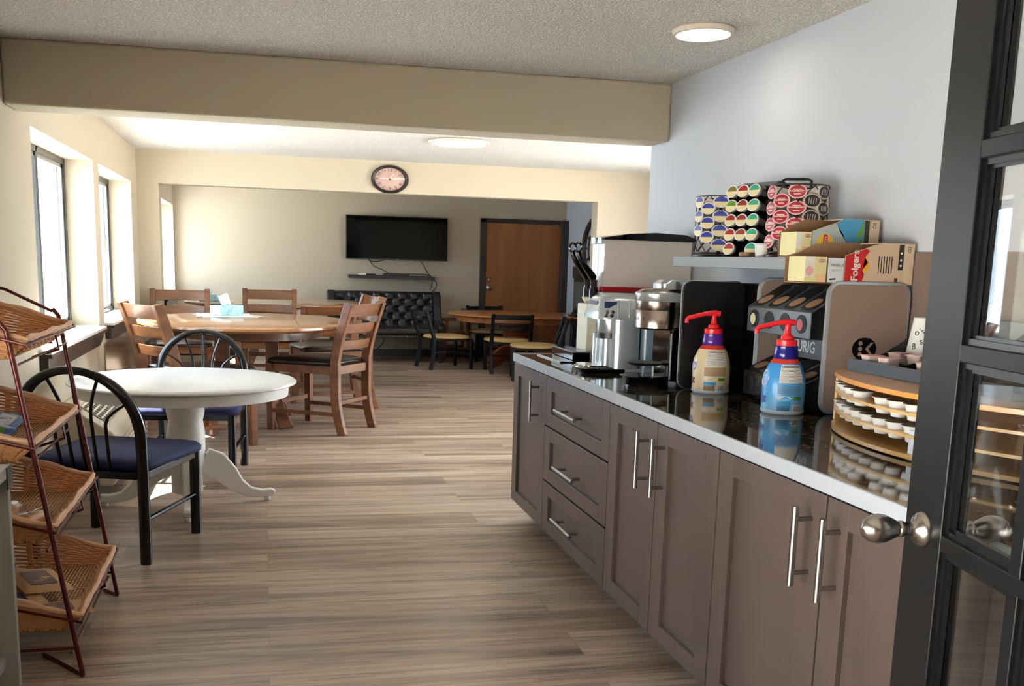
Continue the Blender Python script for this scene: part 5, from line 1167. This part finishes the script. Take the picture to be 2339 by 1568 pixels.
for si, (zz, cnt, nm) in enumerate(((1.022, 9, 'upper'), (0.966, 10, 'lower'))):
    k = 0; yv = 0.86
    while k < cnt and yv > -0.9:
        if not (si == 0 and k == 4):
            x = 1.735-0.147*(1-yv*yv)**0.8+0.040; tub('white creamer tub on the %s bamboo shelf, %s from the far end' % (nm, ['first', 'second', 'third', 'fourth', 'fifth', 'sixth', 'seventh', 'eighth', 'ninth', 'tenth'][k]), (x, OY+HL*yv, zz+0.004), 'creamer tubs on the bamboo shelves')
        k += 1; yv -= 0.145
# black tray with jam cups
t = thing('condiment_tray', 'black stepped condiment tray on top of the bamboo organizer', 'tray', (1.745, 2.52, 1.0825), 0, scale=(1, 1, 1))
TB = mat('tray_black', '121214', 0.3)
obj('front_lip', M().box(0.0, 0.004, -0.36, 0.38, 0, 0.036), mat('tray_gray', '26272B', 0.4), t)
obj('tray_floor', M().box(0.004, 0.30, -0.36, 0.38, 0, 0.004), TB, t)
sw = [(0.004, 0.004), (0.30, 0.004), (0.30, 0.17), (0.24, 0.13), (0.18, 0.085), (0.12, 0.05), (0.06, 0.036), (0.004, 0.034)]
for y in (0.376, 0.16, -0.06, -0.28): obj('divider', M().prism(sw, y, y+0.004, 'xz'), TB, t, smooth=0)
obj('tray_back', M().box(0.296, 0.30, -0.36, 0.376, 0.004, 0.17), TB, t)
obj('step', M().box(0.094, 0.296, -0.356, 0.3755, 0.004, 0.031).box(0.0045, 0.0935, -0.356, 0.3755, 0.004, 0.022), TB, t)
for i in range(2): pass
JAM = mat('jam_tub', 'E2CFC4', 0.25, 0, 0.6); JL = mat('jam_lid', 'D89A94', 0.35)
jl = ['front left in the far tray bay', 'front right in the far tray bay', 'on the step in the far tray bay', 'behind the step in the far tray bay', 'leaning at the back of the far tray bay', 'alone in the middle tray bay']
for k, (x, y, z) in enumerate(((0.045, 0.32, 0.030), (0.048, 0.235, 0.030), (0.135, 0.32, 0.038), (0.138, 0.235, 0.038), (0.225, 0.27, 0.038), (0.06, 0.08, 0.030))):
    if k == 0:
        j = thing('jam_cup', 'small jam cup %s' % jl[0], 'jam cup', (1.745+x, 2.52+y, 1.0825+z-0.007), 0, 'jam cups in the black tray', scale=(1, 1, 1))
        obj('tub', rr_stack([(-0.022, 0.022, -0.017, 0.017, 0.005, 0), (-0.027, 0.027, -0.022, 0.022, 0.006, 0.026)]), JAM, j); obj('peel_lid', M().prism(rrect(-0.031, 0.031, -0.026, 0.026, 0.006), 0.0262, 0.0275, 'xy'), JL, j); J0 = j
    else: dup(J0, (1.745+x, 2.52+y, 1.0825+z-0.007), radians(12*k), 'small jam cup %s' % jl[k], 'jam cups in the black tray')
t = thing('paper_cup_stack', 'stack of upturned patterned white paper cups at the back of the black tray', 'paper cup', (1.975, 2.86, 1.114), 0, scale=(1, 1, 1))
for k in range(2): obj('paper_cup', M().lathe([(0.052, 0.012*k), (0.055, 0.014*k+0.002), (0.055, 0.012*k+0.006), (0.050, 0.012*k+0.008), (0.034, 0.12+0.012*k), (0.0, 0.12+0.012*k)], 32, cap=False), mat('cup_print_white', 'E4E4DE', 0.5), t)
for k, (ch, a, z) in enumerate((('8', 200, 0.045), ('s', 225, 0.062), ("o's", 214, 0.09), ('S', 245, 0.05), ('8', 250, 0.085), ('o', 270, 0.06), ('S', 290, 0.09))):
    a = radians(a); r = 0.050-0.016*(z-0.008)/0.112+0.0015; text('cup_pattern', ch, 0.028, frame_to((r*cos(a), r*sin(a), z), (-sin(a), cos(a), 0.3), (cos(a)*-0.14, sin(a)*-0.14, 1)), BKP, t, 0.0004)
tag(obj('napkin_box', rr_stack([(-0.02, 0.10, -0.05, 0.05, 0.008, 0), (-0.02, 0.10, -0.05, 0.05, 0.008, 0.075)]), mat('dispenser_white', 'D8DCE2', 0.3), bev=0.001), 'small white box on the worktop, mostly hidden by the black door', 'box', loc=(1.622, 2.298, ZW))
# ------------------------------------------------------------------ black glazed door in the right foreground
DBL = mat('black_painted_door', '0E0F11', 0.36, 0, 0.3, bump=(40, 0.05, 0.002)); BEAD = mat('black_glazing_bead', '101113', 0.25)
t = bpy.data.objects.new('door_2', None); COL.objects.link(t); t['kind'] = 'structure'; t.location = (1.1433, 1.6013, 0.012); t.rotation_euler = (0, 0, math.atan2(0.98560, 0.16912))
T = 0.045; xs = [(-0.285, -0.064), (-0.540, -0.318), (-0.795, -0.573)]; zs = [(0.275, 0.588), (0.612, 0.908), (0.936, 1.236), (1.266, 1.566), (1.596, 1.895)]
zs = [(a-0.012, b-0.012) for a, b in zs]
fr = M().box(-0.064, 0.076, -T, 0, 0, 2.03); obj('latch_stile', fr, DBL, t, bev=0.002)
obj('hinge_stile', M().box(-0.935, -0.795, -T, 0, 0, 2.03), DBL, t, bev=0.002)
obj('top_rail', M().box(-0.795, -0.064, -T, 0, zs[-1][1], 2.03), DBL, t); obj('bottom_rail', M().box(-0.795, -0.064, -T, 0, 0, zs[0][0]), DBL, t)
for (a0, b0), (a1, b1) in zip(zs, zs[1:]): obj('muntin', M().box(-0.795, -0.064, -T, 0, b0, a1), DBL, t, bev=0.002)
for (a0, b0), (a1, b1) in zip(xs, xs[1:]): obj('muntin', M().box(b1, a0, -T, -0.0005, zs[0][0], zs[-1][1]), DBL, t, bev=0.002)
PG = thin_glass('door_glass', 'F6F8F8', 1.52)
for a, b in xs:
    for c, d in zs:
        pane = obj('glass_pane', M().box(a, b, -T/2-0.002, -T/2+0.002, c, d), PG, t, smooth=0)
        bd = M()
        for y0, y1, w0 in ((-T/2+0.0025, -0.008, 0.010), (-T/2+0.0025, -0.014, 0.016), (-T+0.008, -T/2-0.0025, 0.010)):
            bd.box(a, a+w0, y0, y1, c, d).box(b-w0, b, y0, y1, c, d).box(a+w0, b-w0, y0, y1, c, c+w0).box(a+w0, b-w0, y0, y1, d-w0, d)
        obj('glazing_bead', bd, BEAD, pane, smooth=0)
KN = mat('satin_nickel', 'A9A6A1', 0.24, 1.0)
for s_, y0 in ((1, 0.0), (-1, -T)):
    prof = [(0.033, 0.0), (0.033, 0.004), (0.028, 0.012), (0.016, 0.016), (0.0125, 0.022), (0.012, 0.036), (0.015, 0.039), (0.015, 0.044), (0.0125, 0.046), (0.018, 0.055), (0.025, 0.070), (0.027, 0.083), (0.024, 0.098), (0.015, 0.110), (0.0, 0.114)]
    k_ = obj('door_knob', M().lathe([(r, s_*z) for r, z in prof], 40, c=(0.002, y0+s_*0.0002, 0.918), axis='y'), KN, t, smooth=1.2)
